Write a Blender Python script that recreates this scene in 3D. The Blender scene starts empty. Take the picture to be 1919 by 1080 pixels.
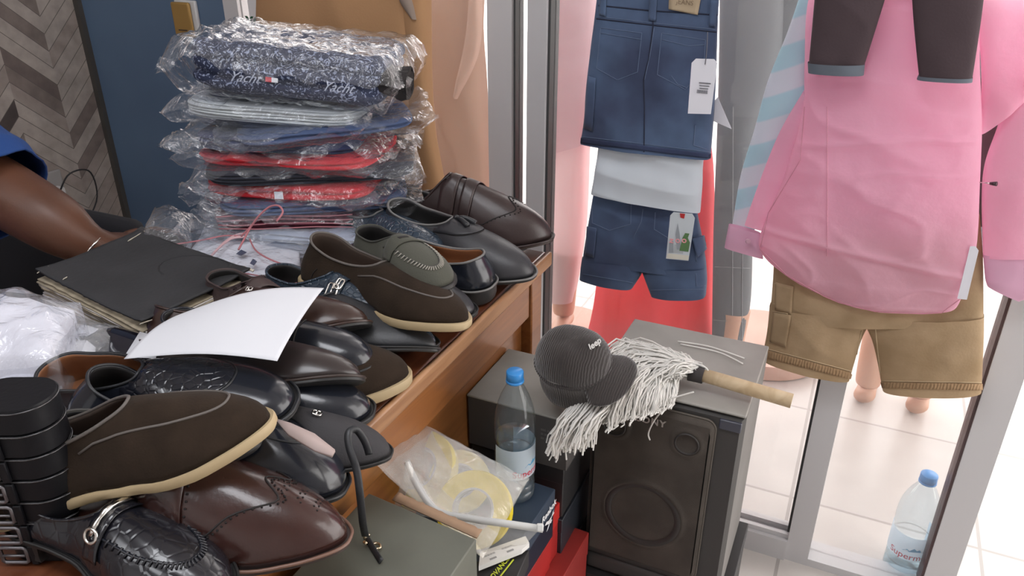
import bpy, bmesh, math, random
from mathutils import Vector, Matrix, noise, Quaternion
from mathutils.bvhtree import BVHTree
V = Vector; PI = math.pi
random.seed(7)
SC = bpy.context.scene; COL = SC.collection

# ---------------------------------------------------------------- camera
CAM_Z = 1.33; PITCH = math.radians(26.0); YAW = math.radians(24.8); FPX = 1450.0
cam = bpy.data.objects.new('camera', bpy.data.cameras.new('camera')); COL.objects.link(cam)
cam.location = (0, 0, CAM_Z); cam.rotation_euler = (PI/2-PITCH, 0, YAW)
cam.data.sensor_width = 36; cam.data.lens = FPX/1919*36; cam.data.clip_start = .02
SC.camera = cam
# ---------------------------------------------------------------- world, lights, exposure
SC.view_settings.view_transform = 'Standard'; SC.view_settings.look = 'None'
SC.view_settings.gamma = 1; SC.view_settings.use_curve_mapping = False
SC.view_settings.exposure = 0.0
W = bpy.data.worlds.new('bright_overcast_day'); SC.world = W; W.use_nodes = True
W.node_tree.nodes['Background'].inputs[0].default_value = (1.0, .965, .94, 1)
W.node_tree.nodes['Background'].inputs[1].default_value = 4.6
def area(name, loc, rot, sx, sy, power, col):
    l = bpy.data.lights.new(name, 'AREA'); l.shape = 'RECTANGLE'; l.size = sx; l.size_y = sy
    l.energy = power; l.color = col
    o = bpy.data.objects.new(name, l); o.location = loc; o.rotation_euler = rot; COL.objects.link(o); return o
area('ceiling_light', (-.35, .15, 2.44), (0, 0, 0), 1.2, .5, 17, (.93, .95, 1.0))
area('ceiling_light', (-1.2, -.9, 2.44), (0, 0, 0), 1.2, .5, 11, (.93, .95, 1.0))

# ---------------------------------------------------------------- pixel -> world rays
_cp, _sp, _cy, _sy = math.cos(PITCH), math.sin(PITCH), math.cos(YAW), math.sin(YAW)
CAM = V((0, 0, CAM_Z))
def ray(px, py):
    u = (px-959.5)/FPX; v = (py-540)/FPX
    f = _cp - v*_sp; dn = _sp + v*_cp
    return V((u*_cy - f*_sy, f*_cy + u*_sy, -dn))
def at_z(px, py, z): r = ray(px, py); return CAM + r*((z-CAM_Z)/r.z)
def at_y(px, py, y): r = ray(px, py); return CAM + r*(y/r.y)
def at_x(px, py, x): r = ray(px, py); return CAM + r*(x/r.x)
def at_d(px, py, d): return CAM + ray(px, py)*d
VIEW = V((-_sy*_cp, _cy*_cp, -_sp)); RIGHT = V((_cy, _sy, 0)); UP = RIGHT.cross(VIEW)

# ---------------------------------------------------------------- materials
MATS = {}
def mat(name, col=(.5,.5,.5), rough=.5, metal=0, bump=None, var=None, spec=.5, sheen=0, transl=0, coat=0, emit=None, alpha=None, col2=None):
    """bump=(kind, scale, strength); var=(scale, amount) mottles the colour itself"""
    if name in MATS: return MATS[name]
    m = bpy.data.materials.new(name); m.use_nodes = True; nt = m.node_tree; N = nt.nodes; L = nt.links
    b = N['Principled BSDF']; b.inputs['Base Color'].default_value = (*col, 1)
    b.inputs['Roughness'].default_value = rough; b.inputs['Metallic'].default_value = metal
    b.inputs['Specular IOR Level'].default_value = spec
    b.inputs['Sheen Weight'].default_value = sheen; b.inputs['Coat Weight'].default_value = coat
    b.inputs['Coat Roughness'].default_value = .12
    tc = N.new('ShaderNodeTexCoord')
    if var:
        n = N.new('ShaderNodeTexNoise'); n.inputs['Scale'].default_value = var[0]; n.inputs['Detail'].default_value = 4
        L.new(tc.outputs['Object'], n.inputs['Vector'])
        r = N.new('ShaderNodeValToRGB'); c2 = col2 or tuple(c*(1-var[1]) for c in col)
        r.color_ramp.elements[0].position = .35; r.color_ramp.elements[0].color = (*c2, 1)
        r.color_ramp.elements[1].position = .65; r.color_ramp.elements[1].color = (*col, 1)
        L.new(n.outputs['Fac'], r.inputs['Fac']); L.new(r.outputs['Color'], b.inputs['Base Color'])
    if bump:
        kind, sc, st = bump[:3]; bp = N.new('ShaderNodeBump'); bp.inputs['Strength'].default_value = st
        bp.inputs['Distance'].default_value = bump[3] if len(bump) > 3 else .002
        if kind == 'noise':
            t = N.new('ShaderNodeTexNoise'); t.inputs['Detail'].default_value = 5; out = 'Fac'
        elif kind == 'voronoi':
            t = N.new('ShaderNodeTexVoronoi'); t.feature = 'DISTANCE_TO_EDGE'; out = 'Distance'
        elif kind == 'wave':
            t = N.new('ShaderNodeTexWave'); t.inputs['Distortion'].default_value = 3; out = 'Fac'
        elif kind == 'weave':
            t = N.new('ShaderNodeTexChecker'); out = 'Fac'
        t.inputs['Scale'].default_value = sc; L.new(tc.outputs['Object'], t.inputs['Vector'])
        if kind == 'voronoi':
            mr = N.new('ShaderNodeMapRange'); mr.inputs['From Max'].default_value = .12
            L.new(t.outputs[out], mr.inputs['Value']); L.new(mr.outputs['Result'], bp.inputs['Height'])
        else: L.new(t.outputs[out], bp.inputs['Height'])
        L.new(bp.outputs['Normal'], b.inputs['Normal'])
    if transl:
        o = N['Material Output']; mx = N.new('ShaderNodeMixShader'); tr = N.new('ShaderNodeBsdfTranslucent')
        tr.inputs['Color'].default_value = (*[min(1, c*1.05) for c in col], 1); mx.inputs[0].default_value = transl
        if var: L.new(r.outputs['Color'], tr.inputs['Color'])
        L.new(b.outputs[0], mx.inputs[1]); L.new(tr.outputs[0], mx.inputs[2]); L.new(mx.outputs[0], o.inputs[0])
    if emit:
        b.inputs['Emission Color'].default_value = (*emit[0], 1); b.inputs['Emission Strength'].default_value = emit[1]
    MATS[name] = m; return m

def fres(nt, ior, normal=None):
    N = nt.nodes; L = nt.links; g = N.new('ShaderNodeNewGeometry'); mu = N.new('ShaderNodeMath'); mu.operation = 'MULTIPLY_ADD'
    L.new(g.outputs['Backfacing'], mu.inputs[0]); mu.inputs[1].default_value = 1/ior-ior; mu.inputs[2].default_value = ior
    f = N.new('ShaderNodeFresnel'); L.new(mu.outputs[0], f.inputs['IOR'])
    if normal is not None: L.new(normal, f.inputs['Normal'])
    return f.outputs[0]
def film(name, tint=(1,1,1), milk=.08, gloss=.25, bscale=55, bstr=.9, rough=.08, seed=0):
    """clear crinkled plastic film: mostly see-through, a little milky, sharp crinkle highlights"""
    if name in MATS: return MATS[name]
    m = bpy.data.materials.new(name); m.use_nodes = True; nt = m.node_tree; N = nt.nodes; L = nt.links
    N.remove(N['Principled BSDF']); o = N['Material Output']
    tc = N.new('ShaderNodeTexCoord'); mp = N.new('ShaderNodeMapping'); mp.inputs['Location'].default_value = (seed, seed*.7, 0)
    L.new(tc.outputs['Object'], mp.inputs['Vector'])
    n1 = N.new('ShaderNodeTexNoise'); n1.inputs['Scale'].default_value = bscale; n1.inputs['Detail'].default_value = 3; n1.inputs['Distortion'].default_value = 1.2
    L.new(mp.outputs[0], n1.inputs['Vector'])
    bp = N.new('ShaderNodeBump'); bp.inputs['Strength'].default_value = bstr; bp.inputs['Distance'].default_value = .006
    L.new(n1.outputs['Fac'], bp.inputs['Height'])
    tr = N.new('ShaderNodeBsdfTransparent'); tr.inputs[0].default_value = (*tint, 1)
    df = N.new('ShaderNodeBsdfDiffuse'); df.inputs[0].default_value = (.9*tint[0], .9*tint[1], .9*tint[2], 1)
    gl = N.new('ShaderNodeBsdfGlossy'); gl.inputs['Roughness'].default_value = rough; gl.inputs[0].default_value = (1,1,1,1)
    L.new(bp.outputs[0], gl.inputs['Normal'])
    m1 = N.new('ShaderNodeMixShader'); m1.inputs[0].default_value = milk
    L.new(tr.outputs[0], m1.inputs[1]); L.new(df.outputs[0], m1.inputs[2])
    m2 = N.new('ShaderNodeMixShader'); L.new(fres(nt, 1+gloss*3.2, bp.outputs[0]), m2.inputs[0])
    L.new(m1.outputs[0], m2.inputs[1]); L.new(gl.outputs[0], m2.inputs[2]); L.new(m2.outputs[0], o.inputs[0])
    MATS[name] = m; return m

def glass(name, tint=(1,1,1), refl=.9, haze=.03):
    if name in MATS: return MATS[name]
    m = bpy.data.materials.new(name); m.use_nodes = True; nt = m.node_tree; N = nt.nodes; L = nt.links
    N.remove(N['Principled BSDF']); o = N['Material Output']
    tr = N.new('ShaderNodeBsdfTransparent'); tr.inputs[0].default_value = (*tint, 1)
    gl = N.new('ShaderNodeBsdfGlossy'); gl.inputs['Roughness'].default_value = .0
    df = N.new('ShaderNodeBsdfDiffuse'); df.inputs[0].default_value = (.8,.8,.8,1)
    mh = N.new('ShaderNodeMixShader'); mh.inputs[0].default_value = haze
    L.new(tr.outputs[0], mh.inputs[1]); L.new(df.outputs[0], mh.inputs[2])
    mu = N.new('ShaderNodeMath'); mu.operation = 'MULTIPLY'; mu.inputs[1].default_value = refl
    L.new(fres(nt, 1.5), mu.inputs[0])
    m2 = N.new('ShaderNodeMixShader'); L.new(mu.outputs[0], m2.inputs[0]); L.new(mh.outputs[0], m2.inputs[1]); L.new(gl.outputs[0], m2.inputs[2])
    L.new(m2.outputs[0], o.inputs[0]); MATS[name] = m; return m

# ---------------------------------------------------------------- objects
def tag(o, label=None, cat=None, group=None, kind=None):
    if label: o['label'] = label
    if cat: o['category'] = cat
    if group: o['group'] = group
    if kind: o['kind'] = kind
    return o
def thing(name, label, cat, loc=(0,0,0), rot=None, group=None):
    o = bpy.data.objects.new(name, None); COL.objects.link(o); o.empty_display_size = .02
    if isinstance(rot, Matrix): o.matrix_basis = Matrix.Translation(V(loc)) @ rot.to_4x4()
    else:
        o.location = loc
        if rot: o.rotation_euler = rot
    return tag(o, label, cat, group)
def wmat(o):
    m = o.matrix_basis.copy()
    while o.parent: o = o.parent; m = o.matrix_basis @ m
    return m
def put(name, geo, m=None, parent=None, world=False, smooth=True, mods=(), label=None, mat2=None):
    vs, fs = geo[0], geo[1]
    if world and parent is not None:
        inv = wmat(parent).inverted(); vs = [inv @ V(v) for v in vs]
    me = bpy.data.meshes.new(name); me.from_pydata([tuple(v) for v in vs], [], [tuple(f) for f in fs])
    if m: me.materials.append(m)
    if mat2: me.materials.append(mat2)
    if len(geo) > 2 and geo[2]:
        me.polygons.foreach_set('material_index', geo[2])
    if smooth: me.polygons.foreach_set('use_smooth', [True]*len(me.polygons))
    bm = bmesh.new(); bm.from_mesh(me); bmesh.ops.recalc_face_normals(bm, faces=bm.faces); bm.to_mesh(me); bm.free()
    if smooth == 'auto':
        try: me.set_sharp_from_angle(angle=math.radians(38))
        except Exception: pass
    me.update()
    o = bpy.data.objects.new(name, me); COL.objects.link(o)
    if parent is not None: o.parent = parent
    for md in mods:
        x = o.modifiers.new(md[0], md[0])
        for k, v in md[1].items(): setattr(x, k, v)
    if label: o['label'] = label
    return o
def solid(t, off=-1, **k): return ('SOLIDIFY', dict(thickness=t, offset=off, **k))
def subd(n=1): return ('SUBSURF', dict(levels=n, render_levels=n))
def bevel(w, s=2): return ('BEVEL', dict(width=w, segments=s, limit_method='ANGLE', angle_limit=math.radians(35)))

def join(*gs):
    vs, fs, mi = [], [], []
    for g in gs:
        k = len(vs); vs += [V(v) for v in g[0]]; fs += [tuple(i+k for i in f) for f in g[1]]
        mi += (list(g[2]) if len(g) > 2 and g[2] else [0]*len(g[1]))
    return vs, fs, mi
def xf(g, M): return ([M @ V(v) for v in g[0]], g[1]) + tuple(g[2:])
def T(x, y, z): return Matrix.Translation(V((x, y, z)))
def R(a, ax='Z'): return Matrix.Rotation(a, 4, ax)
def S(x, y=None, z=None): return Matrix.Diagonal(V((x, x if y is None else y, x if z is None else z, 1)))
def box(x0, y0, z0, x1, y1, z1):
    v = [(x0,y0,z0),(x1,y0,z0),(x1,y1,z0),(x0,y1,z0),(x0,y0,z1),(x1,y0,z1),(x1,y1,z1),(x0,y1,z1)]
    return [V(p) for p in v], [(0,3,2,1),(4,5,6,7),(0,1,5,4),(1,2,6,5),(2,3,7,6),(3,0,4,7)]
def hexa(b4, t4):
    return [V(p) for p in b4]+[V(p) for p in t4], [(0,3,2,1),(4,5,6,7),(0,1,5,4),(1,2,6,5),(2,3,7,6),(3,0,4,7)]
def grid(f, nu, nv, cu=False, cv=False):
    """f(u,v)->Vector for u,v in 0..1; cu/cv close the loop"""
    vs = [V(f(i/(nu if cu else nu-1), j/(nv if cv else nv-1))) for i in range(nu) for j in range(nv)]
    fs = []
    for i in range(nu if cu else nu-1):
        for j in range(nv if cv else nv-1):
            a, b = i*nv+j, ((i+1) % nu)*nv+j; j2 = (j+1) % nv
            fs.append((a, b, ((i+1) % nu)*nv+j2, i*nv+j2))
    return vs, fs
def tube(pts, r, n=8, closed=False, flat=1.0, caps=True):
    pts = [V(p) for p in pts]; m = len(pts)
    rr = r if isinstance(r, (list, tuple)) else [r]*m
    tan = []
    for i in range(m):
        a = pts[(i-1) % m] if (closed or i) else pts[0]; b = pts[(i+1) % m] if (closed or i < m-1) else pts[-1]
        t = (b-a); tan.append(t.normalized() if t.length > 1e-9 else V((0,0,1)))
    n0 = tan[0].orthogonal().normalized(); vs = []
    for i in range(m):
        if i:
            n0 = n0 - tan[i]*n0.dot(tan[i]); n0 = n0.normalized() if n0.length > 1e-9 else tan[i].orthogonal().normalized()
        b0 = tan[i].cross(n0)
        for k in range(n):
            a = 2*PI*k/n; vs.append(pts[i] + n0*math.cos(a)*rr[i] + b0*math.sin(a)*rr[i]*flat)
    fs = [(i*n+k, i*n+(k+1) % n, ((i+1) % m)*n+(k+1) % n, ((i+1) % m)*n+k) for i in range(m if closed else m-1) for k in range(n)]
    if not closed and caps: fs += [tuple(range(n-1, -1, -1)), tuple((m-1)*n+k for k in range(n))]
    return vs, fs
def lathe(prof, n=32, caps=(True, True)):
    vs = [V((r*math.cos(2*PI*k/n), r*math.sin(2*PI*k/n), z)) for r, z in prof for k in range(n)]
    m = len(prof); fs = [(i*n+k, i*n+(k+1) % n, (i+1)*n+(k+1) % n, (i+1)*n+k) for i in range(m-1) for k in range(n)]
    if caps[0]: fs.append(tuple(range(n-1, -1, -1)))
    if caps[1]: fs.append(tuple((m-1)*n+k for k in range(n)))
    return vs, fs
def spline(P, n, closed=False):
    """Catmull-Rom resample of a list of Vectors/tuples"""
    P = [V(p) for p in P]; m = len(P); out = []
    segs = m if closed else m-1
    for s in range(n):
        t = s/(n if closed else n-1)*segs; i = min(int(t), segs-1); f = t-i
        if closed: a, b, c, d = P[(i-1) % m], P[i % m], P[(i+1) % m], P[(i+2) % m]
        else: a, b, c, d = P[max(i-1, 0)], P[i], P[i+1], P[min(i+2, m-1)]
        out.append(.5*((2*b)+(c-a)*f+(2*a-5*b+4*c-d)*f*f+(3*b-a-3*c+d)*f**3))
    return out
def interp(tab, t):
    if t <= tab[0][0]: return tab[0][1]
    for (a, va), (b, vb) in zip(tab, tab[1:]):
        if t <= b:
            f = (t-a)/(b-a); f = f*f*(3-2*f); return va+(vb-va)*f
    return tab[-1][1]
def sm(a, b, x): t = min(1, max(0, (x-a)/(b-a))); return t*t*(3-2*t)
def nz(p, s=1.0): return noise.noise(V(p)*s)
def ridge(p, s=1.0): return 1-2*abs(noise.noise(V(p)*s))
def bvh_of(o, modifiers=False):
    me = o.data; M_ = wmat(o)
    return BVHTree.FromPolygons([M_ @ v.co for v in me.vertices], [tuple(p.vertices) for p in me.polygons])
def pix_hit(bvh, px, py):
    h = bvh.ray_cast(CAM, ray(px, py).normalized(), 12.0)
    return (h[0], h[1] if h[1].dot(ray(px, py)) < 0 else -h[1]) if h[0] else (None, None)
def pix_pts(bvh, pl, step=6, off=.001, close=False):
    """polyline in photo pixels, densified and dropped onto a real surface"""
    out = []; pl = list(pl)+([pl[0]] if close else [])
    for (x0, y0), (x1, y1) in zip(pl, pl[1:]):
        n = max(1, int(math.hypot(x1-x0, y1-y0)/step))
        for k in range(n+1):
            if k == n and (x1, y1) != pl[-1]: continue
            h, nn = pix_hit(bvh, x0+(x1-x0)*k/n, y0+(y1-y0)*k/n)
            if h: out.append(h+nn*off)
    return out
def seam(name, root, bvh, lines, r, m, step=6, off=.0005, dash=False, n=5):
    gs = []
    for pl in lines:
        p = pix_pts(bvh, pl, step, off)
        if len(p) < 2: continue
        if dash:
            for i in range(0, len(p)-1, 2): gs.append(tube([p[i], p[i+1]], r, n))
        else: gs.append(tube(p, r, n))
    if gs: return put(name, join(*gs), m, root, world=True)
def patch(bvh, quad, nu, nv, off):
    (ax, ay), (bx, by), (cx, cy), (dx, dy) = quad; rows = []
    last = None
    for i in range(nu):
        for j in range(nv):
            s, t = i/(nu-1), j/(nv-1)
            x = (ax*(1-s)+bx*s)*(1-t)+(dx*(1-s)+cx*s)*t; y = (ay*(1-s)+by*s)*(1-t)+(dy*(1-s)+cy*s)*t
            h, n = pix_hit(bvh, x, y)
            k = 0
            while h is None and k < 20:      # off the cloth: slide towards the middle of the patch until it lands
                k += 1; f = k/20; h, n = pix_hit(bvh, x+((ax+bx+cx+dx)/4-x)*f, y+((ay+by+cy+dy)/4-y)*f)
            if h is None: h, n = (last if last else (at_d(x, y, 1.6), V((0,-1,0))))
            last = (h, n)
            rows.append(h+n*off)
    return rows, [(i*nv+j, (i+1)*nv+j, (i+1)*nv+j+1, i*nv+j+1) for i in range(nu-1) for j in range(nv-1)]
def text_geo(s, size=1.0, ext=.0, align='CENTER', shear=0, space=1.0, bold=0):
    cu = bpy.data.curves.new('t', 'FONT'); cu.body = s; cu.size = size; cu.extrude = ext; cu.align_x = align; cu.align_y = 'CENTER'
    cu.shear = shear; cu.space_character = space; cu.offset = bold; cu.resolution_u = 3
    o = bpy.data.objects.new('t', cu); COL.objects.link(o)
    bpy.context.view_layer.update()
    dg = bpy.context.evaluated_depsgraph_get(); me = o.evaluated_get(dg).to_mesh()
    g = ([v.co.copy() for v in me.vertices], [tuple(p.vertices) for p in me.polygons])
    bpy.data.objects.remove(o); bpy.data.curves.remove(cu); return g
def frame_m(o, x, y):
    """matrix with origin o, x axis along x, y axis near y"""
    x = V(x).normalized(); z = x.cross(V(y)).normalized(); y = z.cross(x)
    return Matrix(((x.x, y.x, z.x, o[0]), (x.y, y.y, z.y, o[1]), (x.z, y.z, z.z, o[2]), (0,0,0,1)))
def loft(rows, m_rows, n, thick, wr=None, p=.55, nrm=V((0,-1,0)), cap=False):
    """rows: (L, R, t) -> flattened tube between left and right edges; wr(pos, side)->offset"""
    Ls = spline([r[0] for r in rows], m_rows); Rs = spline([r[1] for r in rows], m_rows)
    ts = [interp([(i/(len(rows)-1), (r[2] if len(r) > 2 else thick)) for i, r in enumerate(rows)], k/(m_rows-1)) for k in range(m_rows)]
    vs = []
    for k in range(m_rows):
        c = (Ls[k]+Rs[k])/2; h = (Rs[k]-Ls[k])/2
        for j in range(n):
            a = 2*PI*j/n; s = math.sin(a); q = c + h*math.cos(a) + nrm*(ts[k]*math.copysign(abs(s)**p, s))
            if wr: q = q + nrm*wr(q, s)*(abs(s)**.5)
            vs.append(q)
    fs = [(k*n+j, k*n+(j+1) % n, (k+1)*n+(j+1) % n, (k+1)*n+j) for k in range(m_rows-1) for j in range(n)]
    if cap: fs += [tuple(range(n)), tuple((m_rows-1)*n+j for j in range(n))]
    return vs, fs
# ================================================================ THE SETTING
YW = 1.49                       # plane of the shop front and the blue wall
alu = mat('aluminium', (.56,.55,.56), .45, .08, ('noise', 60, .05))
alu_dark = mat('gasket', (.05,.05,.05), .6)
def struct(name, geo, m, **k):
    o = put(name, geo, m, **k); o['kind'] = 'structure'; return o
def brick_floor(name, c1, c2, size, joint):
    m = bpy.data.materials.new(name); m.use_nodes = True; N = m.node_tree.nodes; L = m.node_tree.links; b = N['Principled BSDF']
    tc = N.new('ShaderNodeTexCoord'); br = N.new('ShaderNodeTexBrick'); br.offset = 0
    br.inputs['Color1'].default_value = (*c1,1); br.inputs['Color2'].default_value = (*c2,1); br.inputs['Mortar'].default_value = (*joint,1)
    br.inputs['Scale'].default_value = 1; br.inputs['Brick Width'].default_value = size; br.inputs['Row Height'].default_value = size; br.inputs['Mortar Size'].default_value = .004
    L.new(tc.outputs['Object'], br.inputs['Vector'])
    n = N.new('ShaderNodeTexNoise'); n.inputs['Scale'].default_value = 9; n.inputs['Detail'].default_value = 6; L.new(tc.outputs['Object'], n.inputs['Vector'])
    mx = N.new('ShaderNodeMixRGB'); mx.blend_type = 'MULTIPLY'; mx.inputs[0].default_value = .25
    L.new(br.outputs[0], mx.inputs[1]); L.new(n.outputs['Fac'], mx.inputs[2]); L.new(mx.outputs[0], b.inputs['Base Color'])
    b.inputs['Roughness'].default_value = .28; return m
tile = brick_floor('floor_tiles', (.62,.58,.55), (.58,.545,.52), .42, (.40,.37,.35))
# exterior ground, interior floor
struct('floor', box(-2.02,-1.6,-.05, 1.75,YW+.06,0), tile, smooth=False)
struct('trim_3', box(-6,YW+.06,-.06, 7,9,-.002), tile, smooth=False)
plain = mat('painted_plaster', (.62,.61,.60), .8, bump=('noise', 40, .1))
struct('ceiling', box(-2.02,-1.6,2.5, 1.75,YW+.1,2.6), plain, smooth=False)
struct('added_shade_awning', box(-3.5,YW+.1,2.5, 3.2,3.3,2.6), plain, smooth=False)  # unseen awning slab, added to darken the ground near the glass
struct('wall_back', box(-2.02,-1.7,0, 1.75,-1.6,2.5), plain, smooth=False)
struct('wall_right', box(1.75,-1.7,0, 1.85,.55,2.5), plain, smooth=False)

def blue_wall_mat():
    m = mat('blue_wall_paint', (.105,.165,.255), .62, bump=('noise', 90, .12), var=(2.2, .25), col2=(.075,.12,.20)); return m
xb1 = at_y(432, 60, YW).x
struct('wall_front', box(-2.02,YW,0, xb1,YW+.10,2.5), blue_wall_mat(), smooth=False)

# chevron plank wallpaper on the left wall
def chevron():
    m = bpy.data.materials.new('chevron_plank_wallpaper'); m.use_nodes = True; N = m.node_tree.nodes; L = m.node_tree.links; b = N['Principled BSDF']
    b.inputs['Roughness'].default_value = .7
    tc = N.new('ShaderNodeTexCoord'); sx = N.new('ShaderNodeSeparateXYZ'); L.new(tc.outputs['Object'], sx.inputs[0])
    def mth(op, a, b_=None, c=None):
        n = N.new('ShaderNodeMath'); n.operation = op
        for i, v in enumerate((a, b_, c)):
            if v is None: continue
            if isinstance(v, (int, float)): n.inputs[i].default_value = v
            else: L.new(v, n.inputs[i])
        return n.outputs[0]
    P = .25                                                 # one full zigzag
    q = mth('DIVIDE', sx.outputs['Y'], P)
    tri = mth('PINGPONG', q, .5)                             # 0..0.5
    leg = mth('FLOOR', mth('MULTIPLY', q, 2))
    h = mth('ADD', mth('DIVIDE', sx.outputs['Z'], .043), mth('MULTIPLY', tri, 5.4))
    row = mth('FLOOR', h)
    cb = N.new('ShaderNodeCombineXYZ'); L.new(leg, cb.inputs[0]); L.new(row, cb.inputs[1])
    wn = N.new('ShaderNodeTexWhiteNoise'); wn.noise_dimensions = '2D'; L.new(cb.outputs[0], wn.inputs['Vector'])
    rp = N.new('ShaderNodeValToRGB'); e = rp.color_ramp; e.interpolation = 'CONSTANT'
    e.elements[0].color = (.33,.285,.255,1); e.elements[1].position = .3; e.elements[1].color = (.27,.225,.20,1)
    for p, c in ((.5,(.33,.285,.255,1)), (.68,(.17,.135,.12,1)), (.86,(.06,.045,.042,1)), (.93,(.13,.10,.09,1))):
        x = e.elements.new(p); x.color = c
    L.new(wn.outputs['Value'], rp.inputs[0])
    g = N.new('ShaderNodeTexNoise'); g.inputs['Scale'].default_value = 30; g.inputs['Detail'].default_value = 6
    L.new(tc.outputs['Object'], g.inputs['Vector'])
    mx = N.new('ShaderNodeMixRGB'); mx.blend_type = 'OVERLAY'; mx.inputs[0].default_value = .45
    L.new(rp.outputs[0], mx.inputs[1]); L.new(g.outputs['Fac'], mx.inputs[2])
    fr = mth('FRACT', h); edge = mth('LESS_THAN', fr, .05)
    m2 = N.new('ShaderNodeMixRGB'); L.new(edge, m2.inputs[0]); L.new(mx.outputs[0], m2.inputs[1]); m2.inputs[2].default_value = (.10,.085,.075,1)
    L.new(m2.outputs[0], b.inputs['Base Color']); return m
XL = at_y(200, 240, YW).x
struct('wall_left', box(XL-.1,-1.7,0, XL,YW,2.5), chevron(), smooth=False)
struct('trim_5', box(XL-.001,YW-.014,0, XL+.016,YW+.001,2.5), mat('dark_corner_bead', (.06,.055,.05), .5), smooth=False)

# ---- shop front: aluminium posts, rails and panes
def X_at(px, py): return at_y(px, py, YW).x
def post(name, x0, x1, y0=YW-.03, y1=YW+.03, z0=0, z1=2.5, m=None):
    return struct(name, box(x0,y0,z0, x1,y1,z1), m or alu, smooth='auto', mods=[bevel(.002)])
xA0, xA1 = X_at(926,160), X_at(970,160)
xB0, xB1 = X_at(1000,160), X_at(1034,160)
xC0, xC1 = X_at(1487,960), X_at(1532,960)          # inner stile of the doorway
xD0, xD1 = X_at(1750,1000), X_at(1811,1000)         # right stile
print('posts', xb1, xA0, xA1, xB0, xB1, xC0, xC1, xD0, xD1)
wf = struct('window_1', box(xA0,YW-.03,0, xA1,YW+.03,2.5), alu, smooth=False)
put('gasket', box(xA1,YW-.02,0, xA1+.004,YW+.02,2.5), alu_dark, wf, smooth=False)
put('window_frame', box(xb1+.001,YW-.012,0, xb1+.045,YW+.03,2.5), alu, wf, smooth=False, label='narrow aluminium jamb beside the blue wall')
put('window_pane', box(xb1+.045,YW-.003,.04, xA0,YW+.003,2.5), glass('glass_pane', (.97,.96,.96), .9, .09), wf, smooth=False, label='clear pane behind the tan trousers')
wf2 = struct('window_2', box(xB0,YW-.035,0, xB1,YW+.03,2.5), alu, smooth=False)
put('gasket', box(xB1,YW-.025,0, xB1+.005,YW+.02,2.5), alu_dark, wf2, smooth=False)
put('window_pane', box(xA1+.004,YW-.003,0, xB0,YW+.003,2.5), MATS['glass_pane'], wf2, smooth=False)
put('window_pane', box(xB1+.005,YW-.003,.055, xC0,YW+.003,2.5), MATS['glass_pane'], wf2, smooth=False, label='large clear pane behind the denim shorts and mop')
put('bottom_rail', box(xB1+.005,YW-.04,.0, xC0,YW+.03,.055), alu, wf2, smooth=False)
put('sliding_track', join(box(xB1+.005,YW-.03,.055, xC0,YW-.02,.067), box(xB1+.005,YW+.0,.055, xC0,YW+.01,.067)), alu, wf2, smooth=False)
d1 = struct('door_1', box(xC0,YW-.035,0, xC1,YW+.03,2.5), alu, smooth=False)
put('gasket', box(xC0-.005,YW-.02,.06, xC0,YW+.02,2.5), alu_dark, d1, smooth=False)
put('bottom_rail', box(xC1,YW-.035,0, xD0,YW+.03,.02), alu, d1, smooth=False)
put('door_pane', box(xC1,YW-.003,.02, xD0,YW+.003,2.5), MATS['glass_pane'], d1, smooth=False)
d2 = struct('door_2', box(xD0,YW-.035,0, xD1,YW+.03,2.5), alu, smooth=False)
put('gasket', box(xD0-.005,YW-.03,0, xD0,YW+.02,2.5), mat('brown_seal', (.10,.06,.06), .5), d2, smooth=False)
struct('trim_1', box(xD1,YW-.03,2.3, 1.75,YW+.05,2.5), alu, smooth=False)
# ================================================================ DESK
DZ = .78
def wood(name, c1, c2, rough=.3, coat=.3, scale=7):
    m = bpy.data.materials.new(name); m.use_nodes = True; N = m.node_tree.nodes; L = m.node_tree.links; b = N['Principled BSDF']
    tc = N.new('ShaderNodeTexCoord'); mp = N.new('ShaderNodeMapping'); mp.inputs['Scale'].default_value = (6, .5, 6); L.new(tc.outputs['Object'], mp.inputs[0])
    n = N.new('ShaderNodeTexNoise'); n.inputs['Scale'].default_value = scale; n.inputs['Detail'].default_value = 8; n.inputs['Distortion'].default_value = 1.5; L.new(mp.outputs[0], n.inputs['Vector'])
    r = N.new('ShaderNodeValToRGB'); r.color_ramp.elements[0].position = .3; r.color_ramp.elements[0].color = (*c1,1); r.color_ramp.elements[1].position = .7; r.color_ramp.elements[1].color = (*c2,1)
    L.new(n.outputs['Fac'], r.inputs[0]); L.new(r.outputs[0], b.inputs['Base Color'])
    b.inputs['Roughness'].default_value = rough; b.inputs['Coat Weight'].default_value = coat; b.inputs['Coat Roughness'].default_value = .15
    MATS[name] = m; return m
w_top = wood('varnished_red_wood', (.085,.024,.010), (.15,.050,.022)); w_side = wood('orange_wood', (.20,.070,.020), (.32,.125,.038)); w_pale = wood('glare_pale_wood_edge', (.26,.12,.055), (.42,.23,.115), .4, .1)  # edge wood lightened so its colour carries the window glare
XD = -.473; YD = 1.185; XD0 = -1.085; YD0 = .12
desk = thing('desk', 'varnished red brown wooden desk covered with shoes and bagged clothes', 'desk', ((XD+XD0)/2, .65, 0))
put('desk_top', box(XD0,YD0,DZ-.032, XD-.006,YD,DZ), w_top, desk, world=True, smooth='auto', mods=[bevel(.004)])
put('edge_strip', box(XD-.005,YD0,DZ-.026, XD+.004,YD+.004,DZ+.001), w_pale, desk, world=True, smooth='auto', mods=[bevel(.004)], label='edge strip with window glare put into its pale colour')
put('side_panel', box(XD-.052,.40,.12, XD-.032,YD-.05,DZ-.034), w_side, desk, world=True, smooth='auto', mods=[bevel(.002)])
put('apron_rail', box(XD-.030,.40,DZ-.11, XD-.016,YD-.052,DZ-.034), w_side, desk, world=True, smooth='auto', mods=[bevel(.002)])
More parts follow.
